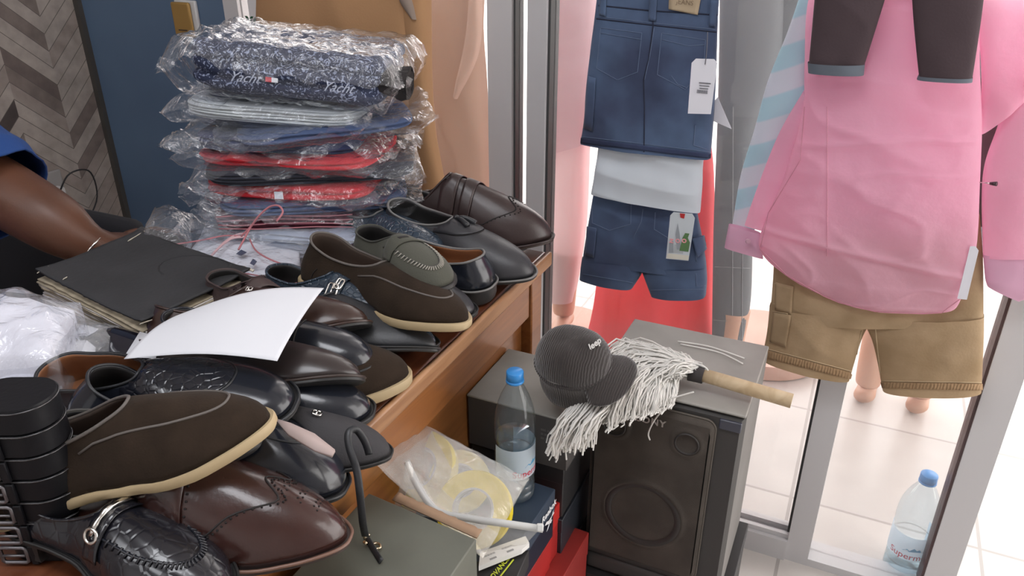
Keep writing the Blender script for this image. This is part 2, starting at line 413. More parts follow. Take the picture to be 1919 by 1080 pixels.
for x0, y0 in ((XD-.072,YD-.05), (XD-.072,.20), (XD0+.02,YD-.05), (XD0+.02,.20)):
    put('leg', box(x0,y0,0, x0+.06,y0+.045,DZ-.034), w_side, desk, world=True, smooth='auto', mods=[bevel(.003)])
# ================================================================ SHOES
_base = [(0,.60),(.10,.66),(.22,.66),(.38,.66),(.52,.82),(.66,.99),(.76,1.0),(.86,.95),(1,.88)]
def hw(t, w, tl, tp):
    t = min(1, max(0, t)); v = w/2*interp(_base, t)
    if t < .12: v *= max(0, 1-(1-t/.12)**2.3)**(1/2.3)
    if t > 1-tl: v *= max(0, 1-((t-1+tl)/tl)**tp)**(1/tp)
    return v
class Shoe:
    """a low shoe in its own frame: heel at x=0, toe at x=Lg, ground at z=0"""
    def __init__(s, kind='loafer', Lg=.29, w=.104, tl=.34, tp=1.9, heel=.022, fore=.007, xo1=.47, zheel=.068, zside=.050, zfront=.072,
                 toe_h=.036, sole='leather', spring=.008, front_w=.62):
        s.__dict__.update(locals())
    def zb(s, t):  # top of the sole
        if s.sole == 'rubber': return s.heel*.75 + (s.fore+.006-s.heel*.75)*sm(.2,.7,t) + s.spring*sm(.6,1,t)**1.5
        return s.heel + .004 + (s.fore-s.heel)*sm(.22,.62,t) + s.spring*sm(.65,1,t)**1.5
    def B(s, tau, side, off=0):
        t = (1-math.cos(PI*tau))/2; y = hw(t, s.w, s.tl, s.tp)
        # slight inward sweep of the sole
        c = .006*math.sin(PI*t*1.2)
        p = V((t*s.Lg, side*y+c, s.zb(t)))
        if off:
            d = V((p.x-s.Lg*.5, 0, 0)); 
            nx = -1 if t < .03 else (1 if t > .985 else 0)
            p += V((off*(2*t-1)**3, side*off*(1 if .0 < t < 1 else 0), 0))
        return p, t
    def Tm(s, t, side, c):
        g = 1-(1-t)**2.15; x0 = .016; x = x0+(s.xo1*s.Lg-x0)*g
        q = g; w_ = hw(x/s.Lg, s.w, s.tl, s.tp)*.80
        cap = (1-max(0, 1-q/.22)**2)**.5
        cap *= (1-(max(0, q-.45)/.55)**2.2*(1-0))**.5 if q < 1 else 0
        y = side*w_*cap*(1-.25*sm(.5,1,q)*(1-s.front_w))
        z = s.zheel + (s.zside-s.zheel)*math.sin(PI*min(1, q/1.0))**1.2 * (1 if q < .5 else 1) 
        z += (s.zfront-s.zheel)*sm(.45,1,q)
        return V((x, y+c*.006, z+s.zb(t)*.35))
    def upper(s, nu=76, nh=13):
        rows = []
        for i in range(nu):
            a = i/nu; side = 1 if a < .5 else -1; tau = 2*a if a < .5 else 2-2*a
            P0, t = s.B(tau, side); P3 = s.Tm(t, side, math.sin(PI*t*1.2))
            out = V((P0.x-P3.x, P0.y-P3.y, 0)); 
            zr = P3.z-P0.z; k = sm(.34,.78,t)
            bul = .0045
            outn = out.normalized() if out.length > 1e-6 else V((-1 if t < .5 else 1, 0, 0))
            if t < .06: outn = V((-1, side*.3*t/.06, 0)).normalized()
            P1 = P0 + outn*bul*(1-.4*k) + V((0,0, zr*.5*(1-k)+s.toe_h*.95*k))
            P2a = P3 + V((0, out.y*.20, -zr*.35)) + (V((-.004,0,0)) if t < .05 else V((0,0,0)))
            P2b = P3 + V((out.x*.42, out.y*.42, -(zr-s.toe_h)*.42))
            P2 = P2a.lerp(P2b, k)
            rows.append([(1-h)**3*P0+3*(1-h)**2*h*P1+3*(1-h)*h*h*P2+h**3*P3 for h in [j/(nh-1) for j in range(nh)]])
        vs = [p for r in rows for p in r]
        fs = [(i*nh+j, ((i+1) % nu)*nh+j, ((i+1) % nu)*nh+j+1, i*nh+j+1) for i in range(nu) for j in range(nh-1)]
        s.rim = [r[-1] for r in rows]; return vs, fs
    def sole_geo(s, nu=64, off=.003, kind=None):
        kind = kind or s.sole; prof = []; outl = []
        for i in range(nu):
            a = (i+.5)/nu; side = 1 if a < .5 else -1; tau = 2*a if a < .5 else 2-2*a
            p, t = s.B(tau, side, off); outl.append((p, t))
        vs = []; rings = []
        def zbot(t):
            if kind == 'rubber': return s.spring*.9*sm(.72,1,t)
            return s.zb(t)-.0055
        for f, o in ((1, 0), (.85, .0012), (.3, .0012), (0, -.0015)):
            for p, t in outl:
                zt = p.z+.0005; z0 = zbot(t); c = V((p.x-.5*s.Lg, p.y, 0)); c = c.normalized() if c.length else c
                vs.append(V((p.x, p.y, z0+(zt-z0)*f)) + c*o)
        fs = [(k*nu+j, k*nu+(j+1) % nu, (k+1)*nu+(j+1) % nu, (k+1)*nu+j) for k in range(3) for j in range(nu)]
        # top and bottom surfaces as strips across
        for k in (0, 3):
            for j in range(nu//2-1):
                a, b = k*nu+j, k*nu+j+1; c, d = k*nu+nu-1-(j+1), k*nu+nu-1-j
                fs.append((a, b, c, d))
        return vs, fs
    def heel_geo(s, nu=40):
        vs = []; n2 = nu//2; pts = []
        for side in (1, -1):
            rng = [i/(n2-1)*.30 for i in range(n2)]
            if side == -1: rng = rng[::-1]
            for ta in rng: pts.append((s.B(ta, side, .002)))
        for z in ('t', 'm', 'b'):
            for p, t in pts:
                x = p.x
                vs.append(V((x*(1 if z == 't' else .97)+(.002 if z == 'b' else 0), p.y*(1 if z == 't' else .97), {'t': p.z-.005, 'm': .007, 'b': 0}[z])))
        n = len(pts); fs = [(k*n+j, k*n+(j+1) % n, (k+1)*n+(j+1) % n, (k+1)*n+j) for k in range(2) for j in range(n)]
        fs += [tuple(2*n+j for j in range(n))]; return vs, fs
    def insole_geo(s, n=30):
        def f(u, v):
            tau = .05+.80*u; a, t = s.B(tau, 1); b, _ = s.B(tau, -1); p = b.lerp(a, .08+.84*v)
            return V((p.x, p.y, s.zb(t)+.004+.003*abs(2*v-1)**3))
        return grid(f, n, 9)
    # wrap: (x fraction, angle) -> point on the upper
    def surf(s, xf_, th, off=.001, zc=.022):
        o = V((xf_*s.Lg, .006*math.sin(PI*xf_*1.2), zc if xf_ > .3 else .03))
        h = s.bvh.ray_cast(o, V((0, math.sin(th), math.cos(th))), .3)
        if h[0] is None: return None
        d = V((0, math.sin(th), math.cos(th))); n = h[1] if h[1].dot(d) > 0 else -h[1]
        return h[0]+n*off
    def down(s, x, y, off=.001):
        h = s.bvh.ray_cast(V((x, y, .3)), V((0,0,-1)), .5)
        if h[0] is None: return None
        n = h[1] if h[1].z > 0 else -h[1]
        return h[0]+n*off

def U_curve(s, a=.62, xe=.86, x0=None, n=40, pw=2.4):
    """plan points of the apron seam: from one side of the opening round the toe to the other"""
    x0 = (s.xo1*.93 if x0 is None else x0)*s.Lg; x1 = xe*s.Lg; out = []
    for i in range(n+1):
        ph = -PI/2+PI*i/n
        cx = math.cos(ph); sy = math.sin(ph)
        x = x0+(x1-x0)*abs(cx)**(2/pw)
        y = math.copysign(abs(sy)**(2/pw), sy)*a*hw(min(.75, .5+.25*(x-x0)/(x1-x0)), s.w, s.tl, s.tp)
        out.append((x, y+.006*math.sin(PI*x/s.Lg*1.2)))
    return out

def make_shoe(name, label, place, upper_m, sole_m, insole_m=None, lining_m=None, spec=None, group=None, collar_m=None, extras=(), cat='shoe', heel_m=None):
    """place = (heel px, heel z, toe px, toe z, roll degrees[, wanted length])"""
    s = Shoe(**(spec or {}))
    (hx, hy), zh, (tx, ty), zt, roll = place[:5]
    A = at_z(hx, hy, zh); Bp = at_z(tx, ty, zt); d = Bp-A; sc = d.length/s.Lg
    want = place[5] if len(place) > 5 else 1.0
    print('%-34s scale %.2f' % (label[:34], sc), tuple(round(c, 2) for c in A), tuple(round(c, 2) for c in Bp))
    x = d.normalized()
    if want: A = Bp-x*(s.Lg*want); sc = want        # toe stays, true shoe length
    z = V((0,0,1)); y = z.cross(x).normalized(); z = x.cross(y)
    M = Matrix(((x.x,y.x,z.x),(x.y,y.y,z.y),(x.z,y.z,z.z))) @ Matrix.Rotation(math.radians(roll), 3, 'X')
    root = thing(name, label, cat, A, M @ Matrix.Diagonal(V((sc,sc,sc))), group)
    up = s.upper(); s.bvh = BVHTree.FromPolygons([V(v) for v in up[0]], up[1])
    lm = lining_m or mat('dark_lining', (.035,.03,.028), .7)
    o = put('upper', up, upper_m, root, mat2=lm, mods=[solid(.0026, -1, material_offset=1, material_offset_rim=0, use_rim=True)])
    # the shell's outside must face outward
    put('sole', s.sole_geo(), sole_m, root, smooth='auto')
    if s.sole != 'rubber': put('heel', s.heel_geo(), heel_m or sole_m, root, smooth='auto')
    put('insole', s.insole_geo(), insole_m or lm, root)
    if s.sole != 'rubber':
        wl = [s.B((2*i/90 if i < 45 else 2-2*i/90), 1 if i < 45 else -1, .0035)[0]+V((0,0,.0008)) for i in range(90)]
        put('welt', tube(wl, .0018, 6, True), collar_m or sole_m, root)
    put('collar', tube(s.rim[::1], .0019, 6, True), collar_m or upper_m, root)
    for e in extras: e(s, root)
    root['sc'] = sc; del root['sc']
    return root, s

# ---- trims -------------------------------------------------------------
def apron(m, r=.0012, a=.62, xe=.86, name='apron_seam', x0=None):
    def f(s, root):
        p = [s.down(x, y, .0003) for x, y in U_curve(s, a, xe, x0)]; p = [q for q in p if q]
        if len(p) > 3: put(name, tube(p, r, 6), m, root)
    return f
def stitches(m, a=.62, xe=.86, n=34, r=.0013, ln=.007, x0=None):
    def f(s, root):
        c = spline([V((x, y, 0)) for x, y in U_curve(s, a, xe, x0)], n+2); gs = []
        for i in range(1, n+1):
            t = (c[i+1]-c[i-1] if i < n+1 else c[i]-c[i-1]).normalized(); nn = V((-t.y, t.x, 0))
            q = [s.down(*(c[i]+nn*ln*k+t*.002*k).xy, .0014) for k in (-.5, 0, .5)]
            if all(q): gs.append(tube(q, r, 5))
        if gs: put('stitching', join(*gs), m, root)
    return f
def panel(m, a=.60, xe=.85, off=.0009, name='vamp_panel', x0=None, nx=16, ny=26):
    """leather panel inside the apron seam"""
    def f(s, root):
        c = U_curve(s, a, xe, x0, n=2*ny); c = c[::-1]
        vs = []; fs = []
        for i in range(ny+1):
            (xa, ya), (xb, yb) = c[i], c[2*ny-i]
            for j in range(nx+1):
                t = j/nx; q = s.down(xa+(xb-xa)*t, ya+(yb-ya)*t, off)
                vs.append(q)
        ok = lambda k: vs[k] is not None
        for i in range(ny):
            for j in range(nx):
                q = (i*(nx+1)+j, (i+1)*(nx+1)+j, (i+1)*(nx+1)+j+1, i*(nx+1)+j+1)
                if all(ok(k) for k in q): fs.append(q)
        used = sorted({k for q in fs for k in q}); mp = {k: i for i, k in enumerate(used)}
        if fs: put(name, ([vs[k] for k in used], [tuple(mp[k] for k in q) for q in fs]), m, root, mods=[solid(.001, 1)])
    return f
def strap(m, x0, x1, a0=-75, a1=75, off=.0018, name='strap', skew=0, bow=0, th=.0018, zc=.022):
    def f(s, root):
        def g(u, v):
            a = math.radians(a0+(a1-a0)*u); xx = x0+(x1-x0)*v+skew*(u-.5)+bow*math.cos(a)
            return s.surf(xx, a, off, zc) or s.surf(xx, a*.9, off, zc) or s.surf(min(.9, xx+.05), a, off, zc) or V((xx*s.Lg, 0, .05))
        put(name, grid(g, 30, 6), m, root, mods=[solid(th, 1)])
    return f
def wrapline(m, pts, r=.0011, name='seam', off=.0006, dots=None):
    """pts: (x fraction, angle degrees)"""
    def f(s, root):
        c = spline([V((x, a, 0)) for x, a in pts], 40); q = [s.surf(p.x, math.radians(p.y), off) for p in c]; q = [k for k in q if k]
        if dots:
            gs = []
            for k in q[::dots[0]]: gs.append(xf(lathe([(dots[1],-dots[1]*.4),(dots[1]*.9,dots[1]*.5),(.0001,dots[1]*.6)], 8), T(*k)))
            put(name, join(*gs), m, root)
        elif len(q) > 2: put(name, tube(q, r, 5), m, root)
    return f
def dots(m, pts, r=.0011, name='perforations'):
    def f(s, root):
        gs = []
        for x, a in pts:
            k = s.surf(x, math.radians(a), .0002)
            if k: gs.append(xf(lathe([(r,-r*.4),(r*.9,r*.3),(.0001,r*.4)], 8), T(*k)))
        if gs: put(name, join(*gs), m, root)
    return f
def frame_buckle(m, x, a, w=.018, h=.022, r=.0017, name='buckle'):
    def f(s, root):
        c = s.surf(x, math.radians(a), .004); cx = s.surf(x+.03, math.radians(a), .004); ca = s.surf(x, math.radians(a+6), .004)
        if not (c and cx and ca): return
        M = frame_m(c, cx-c, ca-c)
        loop = [(-w/2,-h/2,0),(w/2,-h/2,0),(w/2,h/2,0),(-w/2,h/2,0)]
        lp = []
        for i in range(4):
            p, q = V(loop[i]), V(loop[(i+1) % 4]); lp += [p.lerp(q, .12), p.lerp(q, .5), p.lerp(q, .88)]
        put(name, xf(join(tube(lp, r, 6, True), tube([(0,-h/2,.001),(0,h/2,.002)], r*.7, 5)), M), m, root)
    return f
def bit(m, x=.50):
    def f(s, root):
        gs = []
        pts = [s.surf(x, math.radians(a), .006) for a in range(-38, 39, 6)]
        pts = [p for p in pts if p]
        gs.append(tube(pts, [.0022+.0012*abs(math.sin(i*1.1)) for i in range(len(pts))], 7))
        for e in (pts[0], pts[-1]):
            ring = [e+V((math.cos(2*PI*k/16)*.008, math.sin(2*PI*k/16)*.003, math.sin(2*PI*k/16)*.007)) for k in range(16)]
            gs.append(tube(ring, .0019, 6, True))
        put('horse_bit', join(*gs), m, root)
    return f
def tassels(m, x=.50):
    def f(s, root):
        k = s.down(x*s.Lg, .006, .004); 
        if not k: return
        gs = [xf(lathe([(.0001,-.004),(.004,-.003),(.0055,0),(.004,.003),(.0001,.004)], 10), T(*k))]
        put('bow_knot', gs[0], m, root)
        for sd in (-1, 1):
            a = k+V((.002, .003*sd, .001)); e = s.down(x*s.Lg+.030, .006+.011*sd, .004) or a
            md = a.lerp(e, .5)+V((0,0,.003)); p = spline([a, md, e], 9)
            put('tassel', tube(p, [.0018,.002,.0032,.0038,.004,.0043,.0048,.0052,.005], 9), m, root)
        lace = [s.down((x-.03)*s.Lg, y, .002) for y in (-.022, -.012, 0, .012, .022)]
        if all(lace): put('lace', tube(spline(lace, 14), .0016, 6), m, root)
    return f

# ---- leathers ------------------------------------------------------------
suede_brown = mat('brown_suede', (.034,.023,.016), .95, bump=('noise', 400, .25), var=(26, .3), sheen=.03, spec=.1)
cream = mat('cream_rubber', (.42,.32,.185), .6, bump=('noise', 120, .1))
lea_black = mat('black_smooth_leather', (.010,.012,.018), .22, bump=('noise', 260, .06), coat=.3)
lea_blackm = mat('black_matte_leather', (.018,.019,.022), .42, bump=('noise', 320, .15))
lea_char = mat('charcoal_leather', (.034,.033,.037), .42, bump=('noise', 300, .12))
lea_dkb = mat('dark_brown_leather', (.040,.025,.024), .34, bump=('noise', 260, .10), var=(9, .25))
lea_brog = mat('oxblood_brown_leather', (.040,.015,.012), .24, bump=('noise', 220, .10), var=(11, .35), coat=.25)
lea_mid = mat('burnished_brown_leather', (.050,.025,.019), .30, bump=('noise', 220, .10), var=(14, .5), coat=.2)
lea_taupe = mat('taupe_brown_leather', (.055,.036,.034), .5, bump=('noise', 260, .15))
grey_nub = mat('grey_green_nubuck', (.075,.075,.060), .85, bump=('noise', 380, .25), sheen=.08, spec=.15)
croc_blk = mat('black_crocodile_leather', (.010,.011,.016), .16, bump=('voronoi', 95, .45, .002), coat=.4)
croc_navy = mat('navy_crocodile_leather', (.030,.045,.065), .25, bump=('voronoi', 100, .5, .002), coat=.3)
sole_dark = mat('dark_sole', (.016,.015,.015), .5, bump=('noise', 160, .1))
sole_brn = mat('brown_welted_sole', (.035,.022,.018), .45)
edge_grey = mat('grey_piping', (.16,.155,.15), .45)
insole_tan = mat('tan_leather_insole', (.30,.125,.055), .5, bump=('noise', 200, .1), var=(12, .2))
lin_blk = mat('dark_lining', (.020,.018,.018), .7)
chrome = mat('polished_metal', (.80,.78,.74), .18, 1)
brassy = mat('pale_brass', (.62,.52,.36), .25, 1)
thread_lt = mat('pale_thread', (.30,.28,.24), .8)
thread_dk = mat('dark_thread', (.015,.012,.012), .8)
perf = mat('perforation', (.008,.005,.005), .9)

LOAF = dict(Lg=.29, w=.104)
# 1 double monk
make_shoe('monk_strap_shoe', 'dark brown double monk strap shoe with punched wingtip, nearest the aluminium post', ((770,440),.795,(1034,462),.795,0,1.03),
  lea_dkb, sole_brn, lining_m=lin_blk, collar_m=lea_dkb,
  spec=dict(Lg=.295, w=.112, xo1=.40, zheel=.072, zside=.062, zfront=.112, toe_h=.046, tl=.36, tp=2.0, heel=.020),
  extras=[strap(lea_dkb, .37, .47, -70, 62, .0022, 'strap', skew=.10), strap(lea_dkb, .50, .57, -70, 66, .0022, 'strap', skew=.08),
          frame_buckle(chrome, .44, -62), frame_buckle(chrome, .56, -64),
          wrapline(thread_dk, [(.42,-80),(.56,-70),(.68,-52),(.80,-26),(.74,0),(.80,26),(.68,52),(.56,70)], .0010, 'wingtip_seam'),
          wrapline(perf, [(.44,-80),(.58,-68),(.70,-50),(.825,-26),(.765,0),(.825,26),(.70,50),(.58,68)], name='perforations', dots=(1,.0013)),
          wrapline(perf, [(.10,-100),(.20,-92),(.36,-84)], name='perforations', dots=(2,.0012))])
# 2 behind
make_shoe('loafer', 'plain charcoal loafer squeezed between the double monk shoe and the tasselled loafer', ((742,430),.80,(985,478),.785,0),
  lea_char, sole_dark, lining_m=lin_blk, collar_m=edge_grey, spec=dict(Lg=.29, w=.10, zheel=.078, zside=.062))
# 3 tassel
make_shoe('tassel_loafer', 'charcoal loafer with a leather tassel bow on its tongue', ((712,452),.80,(1000,534),.788,4),
  lea_char, sole_dark, lining_m=lin_blk, collar_m=edge_grey, spec=dict(Lg=.295, w=.108, zheel=.078, zside=.060, zfront=.074),
  extras=[panel(lea_char, .62, .66, .0014, 'tongue', x0=.40), tassels(lea_blackm, .49), apron(thread_dk, .0008, .62, .665, 'tongue_edge', x0=.40)])
# 4 black heel toward the viewer's right
make_shoe('loafer', 'shiny black leather shoe turned heel outward showing its tan insole', ((925,560),.786,(640,500),.79,-3,.97),
  lea_black, sole_dark, insole_tan, insole_tan, collar_m=edge_grey, spec=dict(Lg=.29, w=.106, zheel=.066, zside=.056, heel=.022),
  extras=[wrapline(thread_dk, [(.16,-108),(.17,-90),(.20,-78)], .0009, 'side_seam'), wrapline(thread_dk, [(.16,108),(.17,90),(.20,78)], .0009, 'side_seam')])
# 5 navy croc toe
make_shoe('loafer', 'navy crocodile pattern loafer lying behind the grey moccasin', ((650,440),.80,(834,492),.815,8,.95),
  croc_navy, sole_dark, lining_m=lin_blk, collar_m=edge_grey, spec=dict(Lg=.28, w=.10, zheel=.062, toe_h=.03, zfront=.062))
# 6 grey moccasin
make_shoe('penny_moccasin', 'grey nubuck penny moccasin with thick hand stitching, on top of the brown suede loafer', ((648,466),.845,(840,548),.868,2,.80),
  grey_nub, sole_dark, lining_m=lin_blk, collar_m=mat('dark_grey_nubuck', (.05,.05,.043), .85),
  spec=dict(Lg=.275, w=.100, sole='rubber', heel=.010, fore=.003, zheel=.062, zside=.050, zfront=.066, toe_h=.034, tl=.30, tp=2.2, spring=.004),
  extras=[strap(grey_nub, .48, .60, -66, 66, .0016, 'strap'), strap(thread_dk, .525, .550, -12, 12, .0036, 'strap_slot', th=.0006),
          stitches(thread_lt, .70, .92, 36), apron(MATS['dark_grey_nubuck'], .0016, .66, .90)])
# 8 dark toe under 7
make_shoe('loafer', 'charcoal loafer toe peeping out under the brown suede loafer by the desk edge', ((660,560),.785,(890,606),.784,0),
  lea_char, sole_dark, lining_m=lin_blk, spec=dict(Lg=.285, w=.10, toe_h=.03))
# 7 brown suede, cream sole
def suede(label, place, spec=None, ex=()):
    sp = dict(Lg=.295, w=.106, sole='rubber', heel=.014, fore=.004, xo1=.50, zheel=.072, zside=.056, zfront=.066, toe_h=.036, spring=.007); sp.update(spec or {})
    return make_shoe('suede_loafer', label, place, suede_brown, cream, insole_tan, lining_m=mat('brown_lining', (.06,.04,.03), .8),
      spec=sp, group=None, collar_m=mat('grey_brown_binding', (.11,.095,.085), .6),
      extras=[apron(MATS['grey_brown_binding'], .0014, .70, .90, x0=.42), wrapline(thread_dk, [(.14,-104),(.15,-92),(.17,-80)], .0008, 'heel_seam')]+list(ex))
suede('brown suede loafer with cream sole leaning across the row beside the grey moccasin', ((556,516),.832,(874,624),.832,-8,1.0), dict(zfront=.057, zside=.050, toe_h=.031))
# middle rows ---------------------------------------------------------
make_shoe('buckle_shoe', 'navy crocodile pattern shoe with a silver buckle beside the white paper', ((560,600),.79,(818,668),.787,-6),
  croc_navy, sole_dark, lining_m=lin_blk, spec=dict(Lg=.295, w=.104, tl=.42, tp=1.6, zheel=.066, zside=.056, zfront=.080, toe_h=.026, xo1=.42),
  extras=[strap(croc_navy, .44, .52, -68, 64), frame_buckle(chrome, .48, -34, .016, .03), frame_buckle(chrome, .50, -18, .010, .016),
          apron(lea_black, .0010, .62, .80)])
make_shoe('dress_shoe', 'black pointed leather shoe on the desk under the navy crocodile buckle shoe', ((590,650),.79,(815,680),.79,-30),
  lea_blackm, sole_dark, lining_m=lin_blk, spec=dict(Lg=.29, w=.104, tl=.44, tp=1.6, toe_h=.028))
make_shoe('suede_loafer', 'brown suede loafer toe with cream sole lowest by the edge of the desk', ((520,735),.786,(768,722),.785,0),
  suede_brown, cream, lining_m=lin_blk, spec=dict(Lg=.29, w=.108, sole='rubber', heel=.016, fore=.007, toe_h=.038, zfront=.06), extras=[apron(thread_dk, .0009, .7, .84)])
make_shoe('dress_shoe', 'black plain toe shoe between two brown shoes in the middle of the heap', ((470,690),.80,(706,700),.812,0),
  lea_black, sole_dark, lining_m=lin_blk, spec=dict(Lg=.29, w=.10, toe_h=.040, tp=2.1), extras=[wrapline(thread_dk, [(.72,-80),(.70,-40),(.70,0),(.70,40),(.72,80)], .0010, 'toe_cap_seam'), ])
make_shoe('dress_shoe', 'burnished brown leather shoe toe sticking out under the white paper', ((440,665),.81,(694,632),.835,-34),
  lea_mid, sole_dark, lining_m=lin_blk, collar_m=lea_mid, spec=dict(Lg=.295, w=.106, toe_h=.034, tl=.38, zfront=.08),
  extras=[frame_buckle(chrome, .50, -20, .008, .008, .001)])
make_shoe('dress_shoe', 'dark brown leather shoe tipped on its side next to the black crocodile loafer', ((400,750),.81,(676,740),.835,-38),
  mat('dark_umber_leather', (.028,.02,.019), .3, coat=.2), sole_dark, lining_m=lin_blk, collar_m=sole_brn, spec=dict(Lg=.30, w=.108, toe_h=.034, heel=.018))
make_shoe('dress_shoe', 'black shiny shoe with a creased toe beside the long dangling strap', ((450,800),.79,(700,792),.792,0),
  lea_black, sole_dark, lining_m=lin_blk, spec=dict(Lg=.29, w=.10, toe_h=.038, tp=2.1), extras=[strap(lea_blackm, .62, .70, -70, 70, .001, 'toe_band')])
make_shoe('double_strap_shoe', 'taupe brown shoe with open straps between the ledger and the white paper', ((452,606),.80,(610,690),.795,0,.85),
  lea_taupe, sole_brn, lining_m=lin_blk, spec=dict(Lg=.29, w=.104, xo1=.45, zheel=.070, zside=.064, zfront=.095),
  extras=[strap(lea_taupe, .30, .40, -84, 84, .004, 'strap', bow=.02, zc=.04), strap(lea_taupe, .46, .54, -72, 72, .003, 'strap')])
make_shoe('loafer', 'black patent shoe behind the heaped clear bags, beside the ledger', ((150,700),.785,(400,735),.785,0,.95),
  mat('black_patent_leather', (.012,.011,.018), .08, coat=.6), sole_dark, lining_m=lin_blk, spec=dict(Lg=.28, w=.10, toe_h=.036))
# near rows -----------------------------------------------------------
r18, s18 = make_shoe('loafer', 'black loafer with crocodile vamp panel and tan insole, topmost of the near heap', ((150,785),.81,(563,778),.845,12,.98),
  lea_black, sole_dark, insole_tan, insole_tan, collar_m=lea_blackm,
  spec=dict(Lg=.30, w=.112, xo1=.46, zheel=.070, zside=.060, zfront=.066, toe_h=.034, tl=.34, tp=2.1),
  extras=[panel(croc_blk, .80, .80, x0=.40), apron(lea_blackm, .0014, .80, .805, x0=.40)])
make_shoe('driving_moccasin', 'grey suede driving moccasin lying inside the black crocodile panel loafer', ((215,850),.835,(490,838),.845,6,.80),
  grey_nub, sole_dark, lining_m=lin_blk, collar_m=mat('grey_braid', (.07,.065,.06), .7),
  spec=dict(Lg=.27, w=.092, sole='rubber', heel=.006, fore=.003, zheel=.055, zside=.046, zfront=.058, toe_h=.026, xo1=.55),
  extras=[strap(grey_nub, .54, .64, -70, 70, .0016, 'strap'), wrapline(thread_lt, [(.66,-60),(.655,-30),(.65,0),(.655,30),(.66,60)], name='stitching', dots=(2,.0014)),
          wrapline(MATS['grey_braid'], [(.02,-80),(.10,-96),(.25,-90),(.40,-86)], name='braid', dots=(1,.0028))])
suede('brown suede loafer with a bright cream sole in the near heap beside the stacked belts', ((10,962),.812,(520,804),.884,-3,.94), dict(xo1=.60, Lg=.30, w=.110, zside=.060, zfront=.074, toe_h=.032))
make_shoe('dress_shoe', 'big black plain toe shoe lying above the brown brogue', ((370,865),.80,(642,938),.765,-8,1.0),
  lea_black, sole_dark, lining_m=lin_blk, collar_m=lea_blackm, spec=dict(Lg=.30, w=.114, toe_h=.040, tl=.34, tp=2.2, zfront=.085),
  extras=[apron(lea_blackm, .0012, .62, .84)])
make_shoe('brogue', 'polished oxblood brown wingtip brogue, largest shoe at the front of the heap', ((120,975),.786,(652,1034),.765,-6,1.0),
  lea_brog, sole_brn, lining_m=lin_blk, collar_m=mat('tan_welt', (.16,.085,.06), .4),
  spec=dict(Lg=.31, w=.122, tl=.42, tp=1.9, toe_h=.044, zfront=.095, xo1=.36, zheel=.07, heel=.02),
  extras=[strap(lea_brog, .42, .55, -66, 66, .0012, 'facing', bow=-.02), wrapline(perf, [(.545,-80),(.55,-50),(.54,-20),(.54,20),(.55,50)], name='perforations', dots=(2,.0013)),
          wrapline(thread_dk, [(.46,-88),(.60,-74),(.68,-50),(.80,-24),(.74,0),(.80,24),(.68,50),(.60,74)], .0010, 'wingtip_seam'),
          wrapline(perf, [(.48,-86),(.62,-72),(.70,-48),(.82,-22),(.76,0),(.82,22),(.70,48)], name='perforations', dots=(1,.0012)),
          dots(perf, [(.80+.05*k+.012*(abs(j) % 2), j*5) for k in range(3) for j in range(-3, 4)])])
make_shoe('horse_bit_loafer', 'black crocodile pattern loafer with a silver horse bit, lowest in front', ((150,1030),.785,(432,1138),.783,-4,.84),
  mat('black_embossed_leather', (.010,.010,.014), .2, bump=('voronoi', 60, .22, .002), coat=.4), sole_dark, lining_m=lin_blk, spec=dict(Lg=.29, w=.108, tl=.34, tp=2.1, toe_h=.036),
  extras=[strap(MATS['black_embossed_leather'], .46, .54, -70, 70), bit(chrome, .50), stitches(mat('black_thread', (.02,.02,.025), .4), .72, .88, 40, .0012, .006), apron(lea_black, .0016, .70, .87)])
r24, s24 = make_shoe('strap_shoe', 'small black nubuck shoe with a tiny buckle at the foot of the desk heap', ((580,850),.785,(730,868),.775,-4,.76),
  mat('black_nubuck', (.035,.033,.036), .8, bump=('noise', 380, .2)), sole_dark, lining_m=lin_blk, spec=dict(Lg=.27, w=.10, toe_h=.036, zfront=.07),
  extras=[frame_buckle(chrome, .60, -12, .012, .010)])
# ================================================================ SPEAKER, BOXES, BOTTLES, MOP, CAP
def paint(name, c, r=.5, **k): return mat(name, c, r, **k)
spk = paint('black_speaker_plastic', (.045,.042,.040), .55, bump=('noise', 300, .15))
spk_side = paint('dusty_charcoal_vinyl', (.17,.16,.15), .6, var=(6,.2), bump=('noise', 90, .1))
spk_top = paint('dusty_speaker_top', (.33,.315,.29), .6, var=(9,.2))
mesh_m = paint('speaker_grille_cloth', (.080,.068,.058), .85, bump=('weave', 420, .5), var=(14,.3), spec=.2)
cone_m = paint('speaker_cone', (.028,.024,.022), .6)
ZS = .655; SX0, SX1 = -.322, -.082; SY0, SY1 = 1.005, 1.235; SZ0 = .262
sp = thing('loudspeaker', 'tall black loudspeaker with a grille front, under the mop by the glass', 'speaker', ((SX0+SX1)/2, (SY0+SY1)/2, SZ0))
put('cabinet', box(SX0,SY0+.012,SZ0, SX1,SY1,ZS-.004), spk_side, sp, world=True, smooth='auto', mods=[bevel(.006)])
put('top_panel', box(SX0,SY0+.002,ZS-.005, SX1,SY1,ZS), spk_top, sp, world=True, smooth='auto', mods=[bevel(.002)], label='dusty grey top panel')
